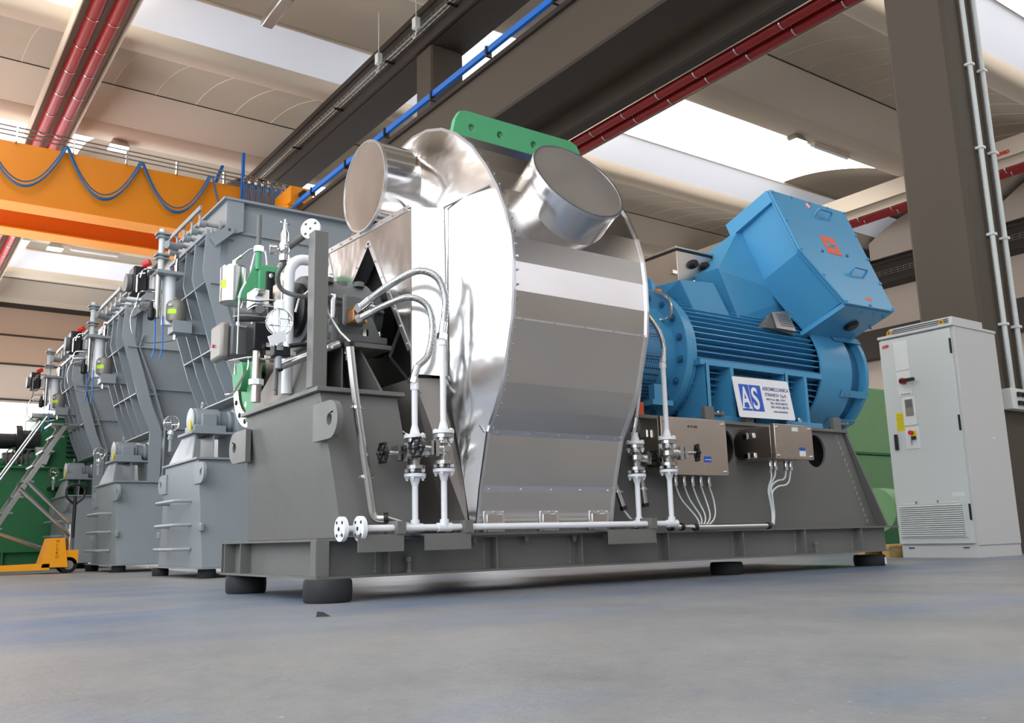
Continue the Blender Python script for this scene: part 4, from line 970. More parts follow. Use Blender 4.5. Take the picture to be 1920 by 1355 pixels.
# ------------------------------------------------------------------ stainless junction boxes
def gland(x, y, z, par):
    g = G(); g.cyl((x, y, z-.02), (x, y, z), .019, n=6); g.cyl((x, y, z-.05), (x, y, z-.02), .015, n=12); g.cyl((x, y, z-.072), (x, y, z-.045), .021, n=6)
    obj('cable_gland', g, 'chrome', par)
t = thing('junction_box', 'larger stainless junction box with five cable glands, behind the right valves', 'junction box', (4.75, 4.6, .71))
jb = obj('housing', G().box(4.47, 5.11, 4.53, 4.7, .72, 1.105), 'stainless', t, bev=.003)
obj('lid', G().box(4.46, 5.12, 4.49, 4.52, .71, 1.115), 'stainless', t, bev=.004); obj('seal', G().box(4.475, 5.105, 4.52, 4.53, .725, 1.10), 'black', t)
for x in (4.49, 5.09):
    for z in (.74, 1.085): obj('screw', G().cyl((x, 4.475, z), (x, 4.49, z), .009, n=12), 'chrome', t)
l_ = obj('label', G().box(4.87, 4.94, 4.487, 4.49, .805, .845), 'sign_blue', t); obj('label_stripe', G().box(4.875, 4.935, 4.485, 4.487, .82, .825), 'sign_white', l_); obj('label', G().box(4.87, 4.95, 4.488, 4.49, .75, .795), 'stainless', t)
text('SE-TE-TBX', 'engraving', .022, (4.72, 4.4885, 1.045), (1, 0, 0), (0, 0, 1), 'text_black', t, .0004)
GX = (4.67, 4.755, 4.84, 4.925, 5.01)
for x in GX: gland(x, 4.59, .71, t)
obj('clip', G().box(4.44, 4.46, 4.62, 4.68, .98, 1.03), 'chrome', t)
ends = []
for i, x in enumerate(GX):
    dx = 4.62+.05*i
    g = G().tube([(x, 4.59, .645), (x+.03, 4.58, .55), (dx+.19, 4.54, .42), (4.80+.014*i, 4.50, .365-.006*i), (4.63, 4.50, .36)], .0055, 6, rad=.12)
    one('cable', g, 'panel_white', 'thin pale cable hanging from the %s gland of the larger junction box' % ('leftmost', 'second', 'middle', 'fourth', 'rightmost')[i], 'cable', 'cables under the larger junction box')
t = thing('junction_box', 'smaller stainless junction box with hinges and four glands, below the board', 'junction box', (5.65, 4.5, .83))
obj('housing', G().box(5.44, 5.86, 4.35, 4.70, .84, 1.08), 'stainless', t, bev=.003)
obj('lid', G().box(5.43, 5.87, 4.30, 4.34, .83, 1.09), 'stainless', t, bev=.004); obj('seal', G().box(5.445, 5.855, 4.34, 4.35, .845, 1.075), 'black', t)
for z in (.87, 1.02):
    h_ = obj('hinge', G().box(5.425, 5.44, 4.50, 4.60, z-.02, z+.02), 'chrome', t, bev=.003)
    obj('pin', G().cyl((5.42, 4.55, z-.025), (5.42, 4.55, z+.025), .007, n=8), 'steel', h_)
for x in (5.46, 5.84):
    for z in (.855, 1.065): obj('screw', G().cyl((x, 4.287, z), (x, 4.30, z), .008, n=12), 'chrome', t)
l_ = obj('label', G().box(5.70, 5.77, 4.297, 4.30, .90, .92), 'sign_blue', t); obj('label', G().box(5.70, 5.77, 4.298, 4.30, .855, .895), 'panel_white', t); obj('label', G().box(5.63, 5.70, 4.298, 4.30, 1.04, 1.07), 'panel_white', t)
for x in (5.50, 5.555, 5.68, 5.735): gland(x, 4.42, .83, t)
for i, P in enumerate(([(5.50, 4.42, .765), (5.52, 4.43, .70), (5.50, 4.46, .62), (5.58, 4.5, .45), (5.56, 4.49, .37)], [(5.555, 4.42, .765), (5.55, 4.42, .72), (5.51, 4.46, .62), (5.59, 4.5, .45), (5.57, 4.49, .365)],
                       [(5.68, 4.42, .765), (5.66, 4.42, .69), (5.56, 4.42, .68), (5.525, 4.45, .64), (5.60, 4.5, .45), (5.57, 4.49, .375)], [(5.735, 4.42, .765), (5.7, 4.42, .65), (5.58, 4.43, .64), (5.53, 4.45, .60), (5.605, 4.5, .44), (5.575, 4.49, .36)])):
    one('cable', G().tube(P, .0065, 6, rad=.08), 'panel_white', 'pale cable from the %s gland under the smaller junction box' % ('leftmost', 'second from left', 'third from left', 'rightmost')[i], 'cable', 'cables under the smaller junction box')
def conduit(P, r, lab, caps=True, clamps=(), rad=.1):
    t = thing('steel_conduit', lab, 'conduit', P[-1])
    obj('pipe', G().tube(P, r, 14, rad=rad), 'steel', t)
    for e, f in ((P[0], P[1]), (P[-1], P[-2])):
        d = (V(f)-V(e)).normalized(); obj('end_cap', G().ring(V(e)-d*.004, V(e)+d*.022, r+.005, r*.75, 18), 'black', t)
    for c, d in clamps:
        c = V(c); g = G(); g.cyl(c-V((0, 0, .008)), c+V((0, 0, .008)), r+.006, n=16); g.cyl(c+V((-r-.022, 0, 0)), c+V((r+.022, 0, 0)), .008, n=8)
        obj('clamp', g, 'chrome', t)
    return t
conduit([(2.14, 4.55, 1.40), (2.175, 4.55, 1.12), (2.262, 4.55, .60), (2.29, 4.55, .43), (2.36, 4.51, .435)], .024, 'shiny steel conduit running down the near pedestal face', clamps=[((2.185, 4.55, 1.04), 0), ((2.25, 4.56, .66), 0)], rad=.09)
one('cable', G().tube([(2.35, 4.52, .44), (2.41, 4.50, .42), (2.47, 4.47, .395), (2.6, 4.46, .36)], .011, 8), 'steel', 'bare cable leaving the lower end of the shiny pedestal conduit', 'cable')
conduit([(4.50, 4.50, .355), (4.62, 4.50, .355)], .022, 'short horizontal steel conduit end under the larger junction box')
conduit([(4.74, 4.50, .35), (5.53, 4.50, .35)], .02, 'long horizontal steel conduit along the base frame below the smaller box')
conduit([(4.34, 4.62, 1.0), (4.36, 4.62, .8), (4.40, 4.62, .5)], .02, 'steel conduit behind the right hand risers, right one of two', clamps=[((4.385, 4.62, .62), 0)])
conduit([(4.10, 4.66, .8), (4.16, 4.64, .62), (4.2, 4.62, .48)], .02, 'steel conduit beside the silver casing foot, left one of two', clamps=[((4.165, 4.64, .6), 0)])
one('cable', G().tube([(4.2, 4.62, .47), (4.24, 4.61, .42), (4.34, 4.6, .36)], .007, 6), 'panel_white', 'pale cables leaving the conduit beside the silver casing foot', 'cable')
# second conduit behind the post
conduit([(1.93, 5.08, 1.33), (2.12, 5.0, 1.42), (2.28, 4.93, 1.49)], .024, 'slanting steel conduit passing behind the grey post', clamps=[((2.2, 4.96, 1.455), 0)])
one('cable', G().tube([(2.08, 4.80, 1.78), (2.11, 4.78, 1.62), (2.16, 4.72, 1.50), (2.20, 4.66, 1.43)], .006, 6), 'panel_white', 'pale wire hanging past the bearing housing to the conduit top', 'wire')
# ------------------------------------------------------------------ electrical cabinet
ca = thing('electrical_cabinet', 'tall white electrical cabinet with red rotary switch and louvred grille', 'cabinet', (9.45, 5.2, 0))
CX, CY0, CY1, CX1, CZ = 9.06, 4.82, 5.66, 9.93, 2.36
obj('body', G().box(CX+.03, CX1, CY0, CY1, .12, CZ), 'cabinet_side', ca, bev=.004)
obj('plinth', G().box(CX+.02, CX1-.0, CY0+.01, CY1-.01, 0, .12), 'cabinet_side', ca)
for y in (CY0+.1, CY1-.15): obj('plinth_slot', G().box(CX+.012, CX+.02, y, y+.06, .095, .103), 'black', ca)
dr = obj('door', G().box(CX, CX+.028, CY0+.03, CY1, .14, CZ-.02), 'cabinet', ca, bev=.003)
for z in (2.15, 1.35, .45): obj('hinge', G().box(CX-.008, CX+.01, CY0+.03, CY0+.045, z-.08, z+.08), 'black', dr)
obj('handle', G().box(CX-.03, CX, CY1-.11, CY1-.075, 1.13, 1.30), 'black', dr, bev=.008)
cp_ = obj('control_strip', G().box(CX-.006, CX, CY1-.33, CY1-.17, 1.98, 2.30), 'panel_white', dr, bev=.002)
obj('switch_panel', G().box(CX-.006, CX, CY1-.33, CY1-.17, 1.70, 1.97), 'panel_white', dr, bev=.002)
s_ = obj('rotary_switch', G().cyl((CX-.05, CY1-.25, 1.86), (CX, CY1-.25, 1.86), .035, n=20), 'red', dr)
obj('lever', G().box(CX-.075, CX-.045, CY1-.40, CY1-.23, 1.842, 1.878), 'black', s_, bev=.006)
d_ = obj('display_panel', G().box(CX-.008, CX, CY1-.35, CY1-.20, 1.38, 1.69), 'panel_white', dr, bev=.003)
obj('display', G().box(CX-.013, CX-.008, CY1-.325, CY1-.235, 1.48, 1.66), 'gray_tank', d_, bev=.002); obj('screen', G().box(CX-.0145, CX-.013, CY1-.315, CY1-.245, 1.57, 1.65), 'cast_gray', d_)
k_ = obj('key_panel', G().box(CX-.006, CX, CY1-.36, CY1-.20, 1.13, 1.36), 'panel_white', dr, bev=.002)
obj('yellow_backing', G().box(CX-.008, CX-.006, CY1-.325, CY1-.265, 1.25, 1.32), 'yellow', k_); obj('red_button', G().cyl((CX-.04, CY1-.275, 1.30), (CX, CY1-.275, 1.30), .024, n=18), 'red', k_)
obj('key_switch', G().box(CX-.03, CX-.006, CY1-.32, CY1-.275, 1.225, 1.26), 'black', k_); obj('key', G().box(CX-.05, CX-.03, CY1-.29, CY1-.28, 1.17, 1.24), 'steel', k_)
y_ = obj('warning_label', G().box(CX-.003, CX, CY1-.215, CY1-.11, 1.33, 1.53), 'yellow', dr)
for j in range(9): obj('print_line', G().box(CX-.0036, CX-.003, CY1-.20, CY1-.12, 1.35+.019*j, 1.353+.019*j), 'text_black', y_)
text('ABB', 'maker_name', .045, (CX-.003, CY1-.035, 2.255), (0, -1, 0), (0, 0, 1), 'red', dr, .001, bold=.003)
text('Fan Inverter', 'lettering', .022, (CX-.0075, CY1-.20, 1.712), (0, -1, 0), (0, 0, 1), 'text_black', dr, .0005)
gr = obj('grille_frame', G().box(CX-.01, CX, CY0+.085, CY1-.03, .20, .56), 'cabinet', dr, bev=.003)
obj('dark_recess', G().box(CX-.0115, CX-.01, CY0+.11, CY1-.045, .22, .54), 'cast_gray', gr)
for j in range(15): obj('louvre', G().frustum([(CX-.012, CY0+.11, .225+.0215*j), (CX-.012, CY1-.045, .225+.0215*j), (CX-.012, CY1-.045, .237+.0215*j), (CX-.012, CY0+.11, .237+.0215*j)], [(CX-.024, CY0+.11, .22+.0215*j), (CX-.024, CY1-.045, .22+.0215*j), (CX-.024, CY1-.045, .223+.0215*j), (CX-.024, CY0+.11, .223+.0215*j)]), 'cabinet', gr)
for y in (CY0+.35, CY1-.25): obj('knob', G().box(CX-.02, CX-.01, y, y+.015, .555, .58), 'gray_tank', gr)
obj('rating_label', G().box(CX-.002, CX, CY0+.07, CY0+.2, .61, .65), 'panel_white', dr)
obj('side_label', G().box(9.6, 9.66, CY0-.002, CY0, 1.2, 1.22), 'panel_white', ca)
tp = obj('top_cover', G().box(CX-.01, CX1+.01, CY0-.01, CY1+.01, CZ, CZ+.03), 'cabinet_side', ca, bev=.003)
obj('roof_vent', G().box(CX+.06, CX1-.2, CY0+.02, CY1-.1, CZ+.03, CZ+.11), 'cabinet_side', ca, bev=.004)
for j in range(3): obj('vent_slot', G().box(CX+.055, CX+.06, CY0+.06, CY1-.14, CZ+.045+.02*j, CZ+.053+.02*j), 'black', ca)
for y in (CY0+.12, CY1-.12):
    o_ = circ(0, .03, .03, 12, 0, math.pi, True)+[(-.04, 0), (.04, 0)]
    obj('lifting_eye', G().plate(o_, (CX+.02, y, CZ+.03), (0, 1, 0), (0, 0, 1), (.012, 0, 0), [circ(0, .03, .014, 12)]), 'brass', ca)
# ------------------------------------------------------------------ things seen between frame and cabinet
t = thing('green_machine', 'pale green machine seen in the gap left of the white cabinet', 'machine', (12, 8, 0))
obj('body', G().hull([(10.7, 7.5, 1.35), (12.9, 7.5, 1.35), (10.7, 8.7, 1.35), (12.9, 8.7, 1.35), (10.7, 7.5, 2.3), (12.9, 7.5, 2.3), (10.7, 8.7, 2.3), (12.9, 8.7, 2.3)]), 'green_pale', t, bev=.03)
obj('chute', G().taper((11.1, 12.9, 7.6, 8.6), .8, (10.9, 12.9, 7.5, 8.7), 1.32), 'green_pale', t)
obj('lower_body', G().box(11.5, 12.9, 7.55, 8.6, 0, .8), 'green_dark', t)
obj('drum', G().cyl((11.2, 7.3, .55), (11.5, 7.3, .55), .3), 'green_pale', t)
obj('seam', G().box(10.68, 12.92, 7.48, 7.5, 1.33, 1.36), 'green_dark', t)
t = thing('fire_extinguisher', 'red cylinder standing between base frame and white cabinet', 'extinguisher', (10.2, 6.7, 0))
obj('tank', G().rev((10.25, 6.75, .05), (0, 0, 1), [(0, .1), (.5, .1), (.58, .06), (.6, .03)], 20), 'red', t); obj('label', G().cyl((10.25, 6.75, .2), (10.25, 6.75, .45), .102, n=20), 'panel_white', t)
obj('base', G().cyl((10.25, 6.75, 0), (10.25, 6.75, .05), .11), 'black', t)
t = thing('wooden_pallet', 'light wooden pallet edge on the floor left of the cabinet', 'pallet', (9.6, 6.2, 0))
for j in range(4): obj('deck_board', G().box(9.0+.22*j, 9.18+.22*j, 5.75, 6.15, .105, .13), 'wood', t)
for y in (5.76, 6.05): obj('runner', G().box(9.0, 9.84, y, y+.08, 0, .105), 'wood', t)
one('plastic_scrap', G().hull([(1.62, 3.75, 0), (1.68, 3.73, 0), (1.65, 3.8, .0), (1.63, 3.76, .022), (1.66, 3.77, .018)]), 'black', 'small dark scrap lying on the floor in front of the left pads', 'scrap')
# ------------------------------------------------------------------ grey casings standing in a row behind (first one at y 9.2, repeated every 3.6)
PROF = [(2.93, 3.95), (2.93, 3.62), (2.70, 3.52), (2.68, 3.12), (2.96, 2.2), (3.10, 1.86), (3.10, .35)]          # front flange line (x, z)
BODY = [(2.95, 3.95), (2.95, 3.2), (2.90, 3.0), (3.12, 2.45), (3.29, 1.92), (3.27, .35)]
def xat(P, z):
    for (x0, z0), (x1, z1) in zip(P, P[1:]):
        if z1 <= z <= z0: return x0+(x1-x0)*(z0-z)/(z0-z1) if z0 != z1 else x0
    return P[-1][0]
def casing(lab):
    t = thing('duct_casing', lab, 'casing', (3.6, 10.1, .35), 'grey ribbed duct casings in a row')
    YA, YB = 9.26, 11.15
    # body: side plates step in towards the bottom
    g = G(); lv = [3.95, 3.2, 3.0, 2.45, 1.92, .35]; ya = [9.3, 9.3, 9.26, 9.36, 9.42, 9.42]; yb = [11.1, 11.1, 11.05, 10.9, 10.8, 10.7]; xb = [4.7, 4.7, 4.7, 4.6, 4.4, 4.3]
    rings = [[(xat(BODY, z), ya[i], z), (xb[i], ya[i], z), (xb[i], yb[i], z), (xat(BODY, z), yb[i], z)] for i, z in enumerate(lv)]
    P = [p for r in rings for p in r]; fs = [(0, 1, 2, 3), tuple(range(20, 24))[::-1]]
    for i in range(5):
        for j in range(4): fs.append((i*4+j, i*4+(j+1) % 4, i*4+4+(j+1) % 4, i*4+4+j))
    g.add(P, fs); b = obj('body', g, 'light_gray', t, smooth=False)
    g = G(); g.box(2.87, 4.75, 9.22, 11.2, 3.95, 3.975); g.box(2.91, 2.95, 9.25, 11.1, 3.6, 3.95); obj('top_flange', g, 'light_gray', t)
    obj('top_beam', G().box(2.95, 4.7, 9.27, 9.3, 3.60, 3.62), 'light_gray', t)
    # vertical flange ribs following the profile
    for k, y in enumerate((9.24, 9.62, 9.95, 10.28, 10.62)):
        pr_ = PROF if k == 0 else PROF[1:6]
        inner = [(x+.16, z) for x, z in pr_]
        if k: inner = [(x+.26, z) for x, z in pr_]
        g = G(); m_ = len(pr_); o_ = pr_+inner[::-1]
        g.frustum([(x, y, z) for x, z in o_], [(x, y+.022, z) for x, z in o_])
        obj('rib', g, 'light_gray', t, smooth=False)
    for z in (3.52, 3.0, 2.36, 1.84):
        x = xat(PROF, z)
        obj('cross_bar', G().frustum([(x-.01, 9.26, z), (x+.3, 9.26, z), (x+.3, 10.62, z), (x-.01, 10.62, z)], [(x-.01, 9.26, z+.014), (x+.3, 9.26, z+.014), (x+.3, 10.62, z+.014), (x-.01, 10.62, z+.014)]), 'light_gray', t)
    for z, i in ((3.0, 2), (2.45, 3), (1.92, 4), (1.14, 5)):
        x = xat(BODY, z); y = ya[i]
        obj('side_bar', G().box(x-.14, 4.7, y-.05, y+.01, z-.007, z+.007), 'light_gray', t)
    g = G()
    BP = BODY[1:]
    for y in (9.25, ):
        o_ = [(x, z) for x, z in BP]+[(x+.012, z) for x, z in BP][::-1]
        g.frustum([(x, y-.04, z) for x, z in o_], [(x, y+.07, z) for x, z in o_])
    obj('side_flange', g, 'light_gray', t, smooth=False)
    # bolts on the side wall
    for j in range(5):
        z = 1.9-.17*j; obj('bolt', G().cyl((3.42, 9.405, z), (3.42, 9.42, z), .02, n=6), 'light_gray', t)
    # lug at the top corner
    o_ = circ(0, 0, .05, 10, -math.pi/4, 3*math.pi/4, True)+[(-.2, -.11), (-.14, -.2)]
    obj('lifting_lug', G().plate(o_, (2.93, 9.2, 3.60), (1, 0, 0), (0, 0, 1), (0, .02, 0), [circ(0, 0, .018, 10)]), 'light_gray', t)
    # row of cranks linked by a bar
    lk = obj('link_bar', G().box(2.615, 2.635, 9.22, 10.6, 3.77, 3.82), 'light_gray', t)
    for j in range(5):
        y = 9.33+.285*j
        g = G(); g.cyl((2.68, y, 3.66), (2.94, y, 3.66), .022, n=12); g.ring((2.85, y, 3.66), (2.87, y, 3.66), .065, .02, 20); g.cyl((2.905, y, 3.66), (2.935, y, 3.66), .082, n=20); g.cyl((2.64, y, 3.66), (2.71, y, 3.66), .04, n=14)
        s = obj('crank_shaft', g, 'light_gray', t)
        obj('crank', G().hull([(2.65, y-.035, 3.65), (2.665, y-.035, 3.65), (2.65, y+.035, 3.65), (2.665, y+.035, 3.65), (2.64, y-.015, 3.81), (2.655, y-.015, 3.81), (2.64, y+.015, 3.81), (2.655, y+.015, 3.81)]), 'light_gray', s)
    obj('bearing_bar', G().box(2.72, 2.75, 9.3, 11.1, 3.50, 3.60), 'light_gray', t)
    # bracket arm that carries the oil bottle
    g = G(); g.box(2.62, 3.05, 9.88, 9.9, 2.58, 2.74); g.box(2.62, 3.05, 9.84, 9.94, 2.58, 2.59); g.box(2.55, 2.75, 9.8, 10.0, 2.57, 2.7); obj('bracket_arm', g, 'light_gray', t)
    return t
def pedestal(lab):
    t = thing('support_pedestal', lab, 'pedestal', (2.95, 9.8, .1), 'grey support pedestals with rungs')
    YC, YD = 9.06, 10.64
    b = obj('body', G().taper((2.73, 3.6, YC, YD), .1, (2.70, 3.55, 9.2, 10.4), 1.16), 'light_gray', t, smooth=False, bev=.004)
    obj('top_plate', G().box(2.67, 3.58, 9.16, 10.44, 1.16, 1.18), 'light_gray', t)
    obj('base_plate', G().box(2.66, 3.6, 9.0, 10.75, .088, .1), 'light_gray', t)
    lug(9.2, -1, t, x=2.69, z0=.92, z1=1.12, t=.03, m='light_gray'); lug(10.42, 1, t, x=2.69, z0=.88, z1=1.08, t=.03, m='light_gray')
    for z in (.76, .52, .28):
        obj('rung', G().tube([(2.72, 9.42, z), (2.57, 9.46, z), (2.56, 10.2, z-.0), (2.72, 10.24, z)], .018, 8, rad=.05), 'light_gray', t)
    for y, z in ((9.09, .48), (10.62, .42)): obj('pipe_stub', G().box(2.70, 2.74, y-.04, y+.04, z-.03, z+.05), 'light_gray', t, bev=.01)
    # bearing seat
    s = obj('bearing_seat', G().hull([(2.70, 9.42, 1.18), (2.70, 10.3, 1.18), (2.715, 9.42, 1.18), (2.715, 10.3, 1.18), (2.76, 9.56, 1.46), (2.76, 10.0, 1.46), (2.775, 9.56, 1.46), (2.775, 10.0, 1.46)]), 'light_gray', t)
    obj('side_gusset', G().hull([(2.72, 9.44, 1.18), (2.74, 9.44, 1.18), (2.78, 9.57, 1.46), (2.79, 9.57, 1.46), (2.72, 9.46, 1.18), (2.78, 9.59, 1.46)]), 'light_gray', s)
    g = G(); g.hull([(3.24, 9.42, 1.18), (3.255, 9.42, 1.18), (3.24, 10.3, 1.18), (3.255, 10.3, 1.18), (3.14, 9.56, 1.46), (3.155, 9.56, 1.46), (3.14, 10.0, 1.46), (3.155, 10.0, 1.46)]); g.box(2.95, 2.96, 9.55, 10.0, 1.18, 1.46)
    obj('rear_gusset', g, 'light_gray', s)
    obj('seat_plate', G().box(2.72, 3.2, 9.52, 10.06, 1.46, 1.485), 'light_gray', s)
    return t
def bearing(lab):
    t = thing('bearing_housing', lab, 'bearing housing', (2.95, 9.75, 1.485), 'grey bearing housings on the pedestals')
    b = obj('body', G().rev((2.78, 9.76, 1.62), (1, 0, 0), [(0, .1), (.02, .13), (.26, .13), (.27, .1), (.36, .09), (.38, .12), (.5, .1)], 20), 'light_gray', t)
    obj('foot', G().box(2.76, 3.1, 9.6, 9.94, 1.485, 1.56), 'light_gray', t, bev=.008)
    obj('cover', G().box(2.84, 3.0, 9.6, 9.66, 1.55, 1.68), 'light_gray', t, bev=.01)
    obj('end_cap', G().rev((2.78, 9.76, 1.62), (-1, 0, 0), [(0, .12), (.02, .13), (.03, .1)], 20), 'cabinet_side', t)
    e = obj('lifting_eye', G().ring((2.88, 9.77, 1.79), (2.90, 9.77, 1.79), .035, .02, 16), 'light_gray', t)
    obj('oil_gauge', G().box(2.735, 2.75, 9.66, 9.70, 1.5, 1.6), 'yellow', t)
    obj('coupling', G().rev((3.2, 9.76, 1.62), (1, 0, 0), [(0, .13), (.02, .17), (.05, .17), (.06, .1), (.2, .1)], 24), 'light_gray', t)
    return t
def globe(lab, x=2.62, y=9.95, z=1.60, r=.075, z0=1.3, px=None, grp='caged glass globes on the pedestals'):
    t = thing('glass_globe', lab, 'globe', (x, y, z0), grp)
    g = G()
    g.rev((x, y, z-r), (0, 0, 1), [(r*(1-math.cos(math.pi*k/12)), r*math.sin(math.pi*k/12)) for k in range(13)], 24)
    obj('glass', g, 'glass', t)
    c = obj('wire_cage', G().ring((x, y, z-.002), (x, y, z+.002), r+.01, r+.005, 28), 'chrome', t)
    R_ = r+.008
    for a in [k*math.pi/5 for k in range(5)]:
        u = V((math.cos(a), math.sin(a), 0)); c0 = V((x, y, z))
        obj('cage_wire', G().tube([c0+u*R_*math.sin(q)+V((0, 0, R_*math.cos(q))) for q in [2*math.pi*i/24 for i in range(25)]], .0016, 5), 'steel', c)
    g = G(); g.rev((x, y, z-r-.07), (0, 0, 1), [(0, .022), (.02, .024), (.03, .032), (.05, .032), (.075, .02)], 16); obj('socket', g, 'chrome', t)
    g = G(); g.cyl((x, y, z0), (x, y, z-r-.07), .018, n=10); g.cyl((x, y, z-r-.1), (x, y, z-r-.07), .03, n=10); obj('standpipe', g, 'light_gray', t)
    return t
def bottle(lab, col_lab, vlab):
    t = thing('oil_bottle', lab, 'bottle', (2.60, 9.9, 2.66), 'grey bottle tanks with green stickers')
    g = G(); g.rev((2.60, 9.9, 2.68), (0, 0, 1), [(0, .06), (.02, .1), (.05, .108), (.2, .108), (.24, .09), (.26, .05), (.275, .03)], 24); obj('tank', g, 'gray_tank', t)
    g = G(); a0 = -2.75
    q = [(2.60+.1095*math.cos(a0+.12*k), 9.9+.1095*math.sin(a0+.12*k)) for k in range(9)]
    for (xa, ya), (xb, yb) in zip(q, q[1:]): g.add([(xa, ya, 2.77), (xb, yb, 2.77), (xb, yb, 2.82), (xa, ya, 2.82)], [(0, 1, 2, 3)])
    obj('sticker', g, 'lime', t, smooth=False)
    obj('label', G().box(2.50, 2.53, 9.80, 9.83, 2.85, 2.875), 'panel_white', t)
    g = G(); g.cyl((2.6, 9.9, 2.5), (2.6, 9.9, 2.68), .018, n=10); g.cyl((2.6, 9.9, 2.56), (2.6, 9.9, 2.60), .03, n=8); obj('drain', g, 'chrome', t)
    g = G().tube([(2.6, 9.9, 2.5), (2.5, 9.9, 2.47), (2.3, 9.9, 2.43), (2.16, 9.9, 2.5), (2.13, 9.9, 2.7), (2.18, 9.9, 2.83), (2.3, 9.9, 2.86)], .007, 8, rad=.08); obj('drain_line', g, 'steel', t)
    c = thing('gauge_column', col_lab, 'column', (2.48, 9.9, 2.66), 'light pipe columns with clamp plates')
    g = G(); g.cyl((2.53, 9.95, 2.9), (2.53, 9.95, 3.2), .07, n=18); g.cyl((2.53, 9.95, 2.66), (2.53, 9.95, 2.9), .068, n=18); obj('lower_pipe', g, 'white_paint', c)
    obj('plate', G().box(2.36, 2.64, 9.78, 10.04, 3.2, 3.235), 'light_gray', c)
    g = G(); g.cyl((2.42, 9.9, 3.235), (2.42, 9.9, 3.72), .034, n=14)
    obj('upper_pipe', g, 'cabinet', c)
    for z in (3.41, 3.65):
        obj('clamp', G().box(2.35, 2.5, 9.83, 9.96, z, z+.022), 'light_gray', c, bev=.006)
        obj('clamp', G().box(2.36, 2.49, 9.84, 9.95, z-.035, z-.018), 'light_gray', c, bev=.006)
    g = G(); g.cyl((2.58, 9.9, 3.235), (2.58, 9.9, 3.33), .03, n=8); g.cyl((2.58, 9.9, 3.33), (2.59, 9.9, 3.43), .018, n=8); g.cyl((2.565, 9.9, 3.43), (2.6, 9.9, 3.43), .03, n=8); obj('relief_valve', g, 'chrome', c)
    obj('damper', G().cyl((2.44, 9.78, 3.52), (2.56, 9.84, 3.52), .045, n=14), 'light_gray', c)
    v = thing('valve_block', vlab, 'valve', (2.28, 10.0, 3.0), 'small black valve blocks with red knobs')
    obj('positioner', G().box(2.18, 2.32, 10.05, 10.3, 3.02, 3.32), 'black', v, bev=.02)
    obj('gauge_disc', G().cyl((2.13, 10.2, 3.15), (2.18, 10.2, 3.15), .1, n=20), 'cast_gray', v)
    obj('red_knob', G().cyl((2.27, 10.05, 3.33), (2.33, 10.0, 3.36), .035, n=12), 'red', v)
    obj('handle', G().tube([(2.2, 9.98, 3.0), (2.2, 9.98, 3.2), (2.28, 9.98, 3.22)], .01, 6, rad=.03), 'chrome', v)
    g = G(); g.box(2.32, 2.46, 9.95, 10.1, 3.05, 3.2); g.cyl((2.40, 9.9, 2.72), (2.40, 9.9, 3.2), .035, n=12); obj('manifold', g, 'steel', v)
    e = obj('filter', G().rev((2.33, 9.85, 2.68), (0, 0, 1), [(0, .025), (.02, .04), (.12, .04), (.15, .02), (.2, .015)], 14), 'black', v)
    obj('gauge', G().cyl((2.2, 9.85, 2.8), (2.3, 9.85, 2.8), .022, n=10), 'chrome', v)
    for x in (2.38, 2.46): obj('blue_tube', G().tube([(x, 9.88, 2.75), (x+.01, 9.88, 2.4), (x-.01, 9.88, 2.28)], .008, 6), 'rail_blue', v)
    g = G()
    for z, dx in ((3.0, 0), (3.25, .02), (2.9, -.02)): g.tube([(2.2+dx, 9.93, z-.1), (2.22+dx, 9.93, z), (2.45, 9.93, z+.02)], .009, 6, rad=.04)
    obj('tubing', g, 'chrome', v)
    return t, c, v
ords = [('nearest', 'right behind the dark pedestal'), ('middle', 'second behind the dark machine'), ('farthest', 'last in the row, by the ladder')]
c0 = casing('tall grey ribbed steel casing, nearest one, directly behind the dark machine')
p0 = pedestal('light grey pedestal with three rungs, nearest and largest in the row')
b0 = bearing('grey bearing housing on the nearest light grey pedestal')
g0 = globe('small caged glass globe left of the nearest light grey bearing housing')
t0, k0, v0 = bottle('grey bottle tank with long yellow green sticker, nearest of the row', 'pale pipe column with clamps beside the nearest grey bottle tank', 'black valve block with red knob left of the nearest pipe column')
D2, D3 = (0, 3.6, 0), (0, 7.2, 0)
for D, nm in ((D2, 'middle'), (D3, 'farthest')):
    dup(c0, D, {'middle': 'grey ribbed steel casing in the middle of the row', 'farthest': 'grey ribbed steel casing farthest back, beside the aluminium ladder'}[nm])
    dup(p0, D, {'middle': 'light grey pedestal with rungs, middle one, between two globes', 'farthest': 'light grey pedestal farthest back behind the yellow pallet truck'}[nm])
    dup(b0, D, {'middle': 'grey bearing housing on the middle pedestal of the row', 'farthest': 'grey bearing housing on the farthest pedestal'}[nm])
    dup(g0, D, {'middle': 'caged glass globe above the middle light grey pedestal', 'farthest': 'caged glass globe just above the pallet truck handle'}[nm])
    dup(t0, D, {'middle': 'grey bottle tank with small square green sticker, middle of the row', 'farthest': 'grey bottle tank farthest back, above the ladder top'}[nm])
    dup(k0, D, {'middle': 'pale pipe column beside the middle bottle tank', 'farthest': 'pale pipe column at the top of the ladder'}[nm])
    dup(v0, D, {'middle': 'black valve block with red knob, middle of the row', 'farthest': 'black valve block farthest left, near the far window'}[nm])
for i, (x, y, lab) in enumerate(((2.80, 9.12, 'right rubber pad under the nearest light grey pedestal'), (2.72, 10.5, 'left rubber pad under the nearest light grey pedestal'), (2.78, 12.75, 'right rubber pad under the middle pedestal'), (2.72, 14.1, 'left rubber pad under the middle pedestal'), (2.78, 16.3, 'right rubber pad under the farthest pedestal'))):
    pad(x, y, .085, .088, lab)
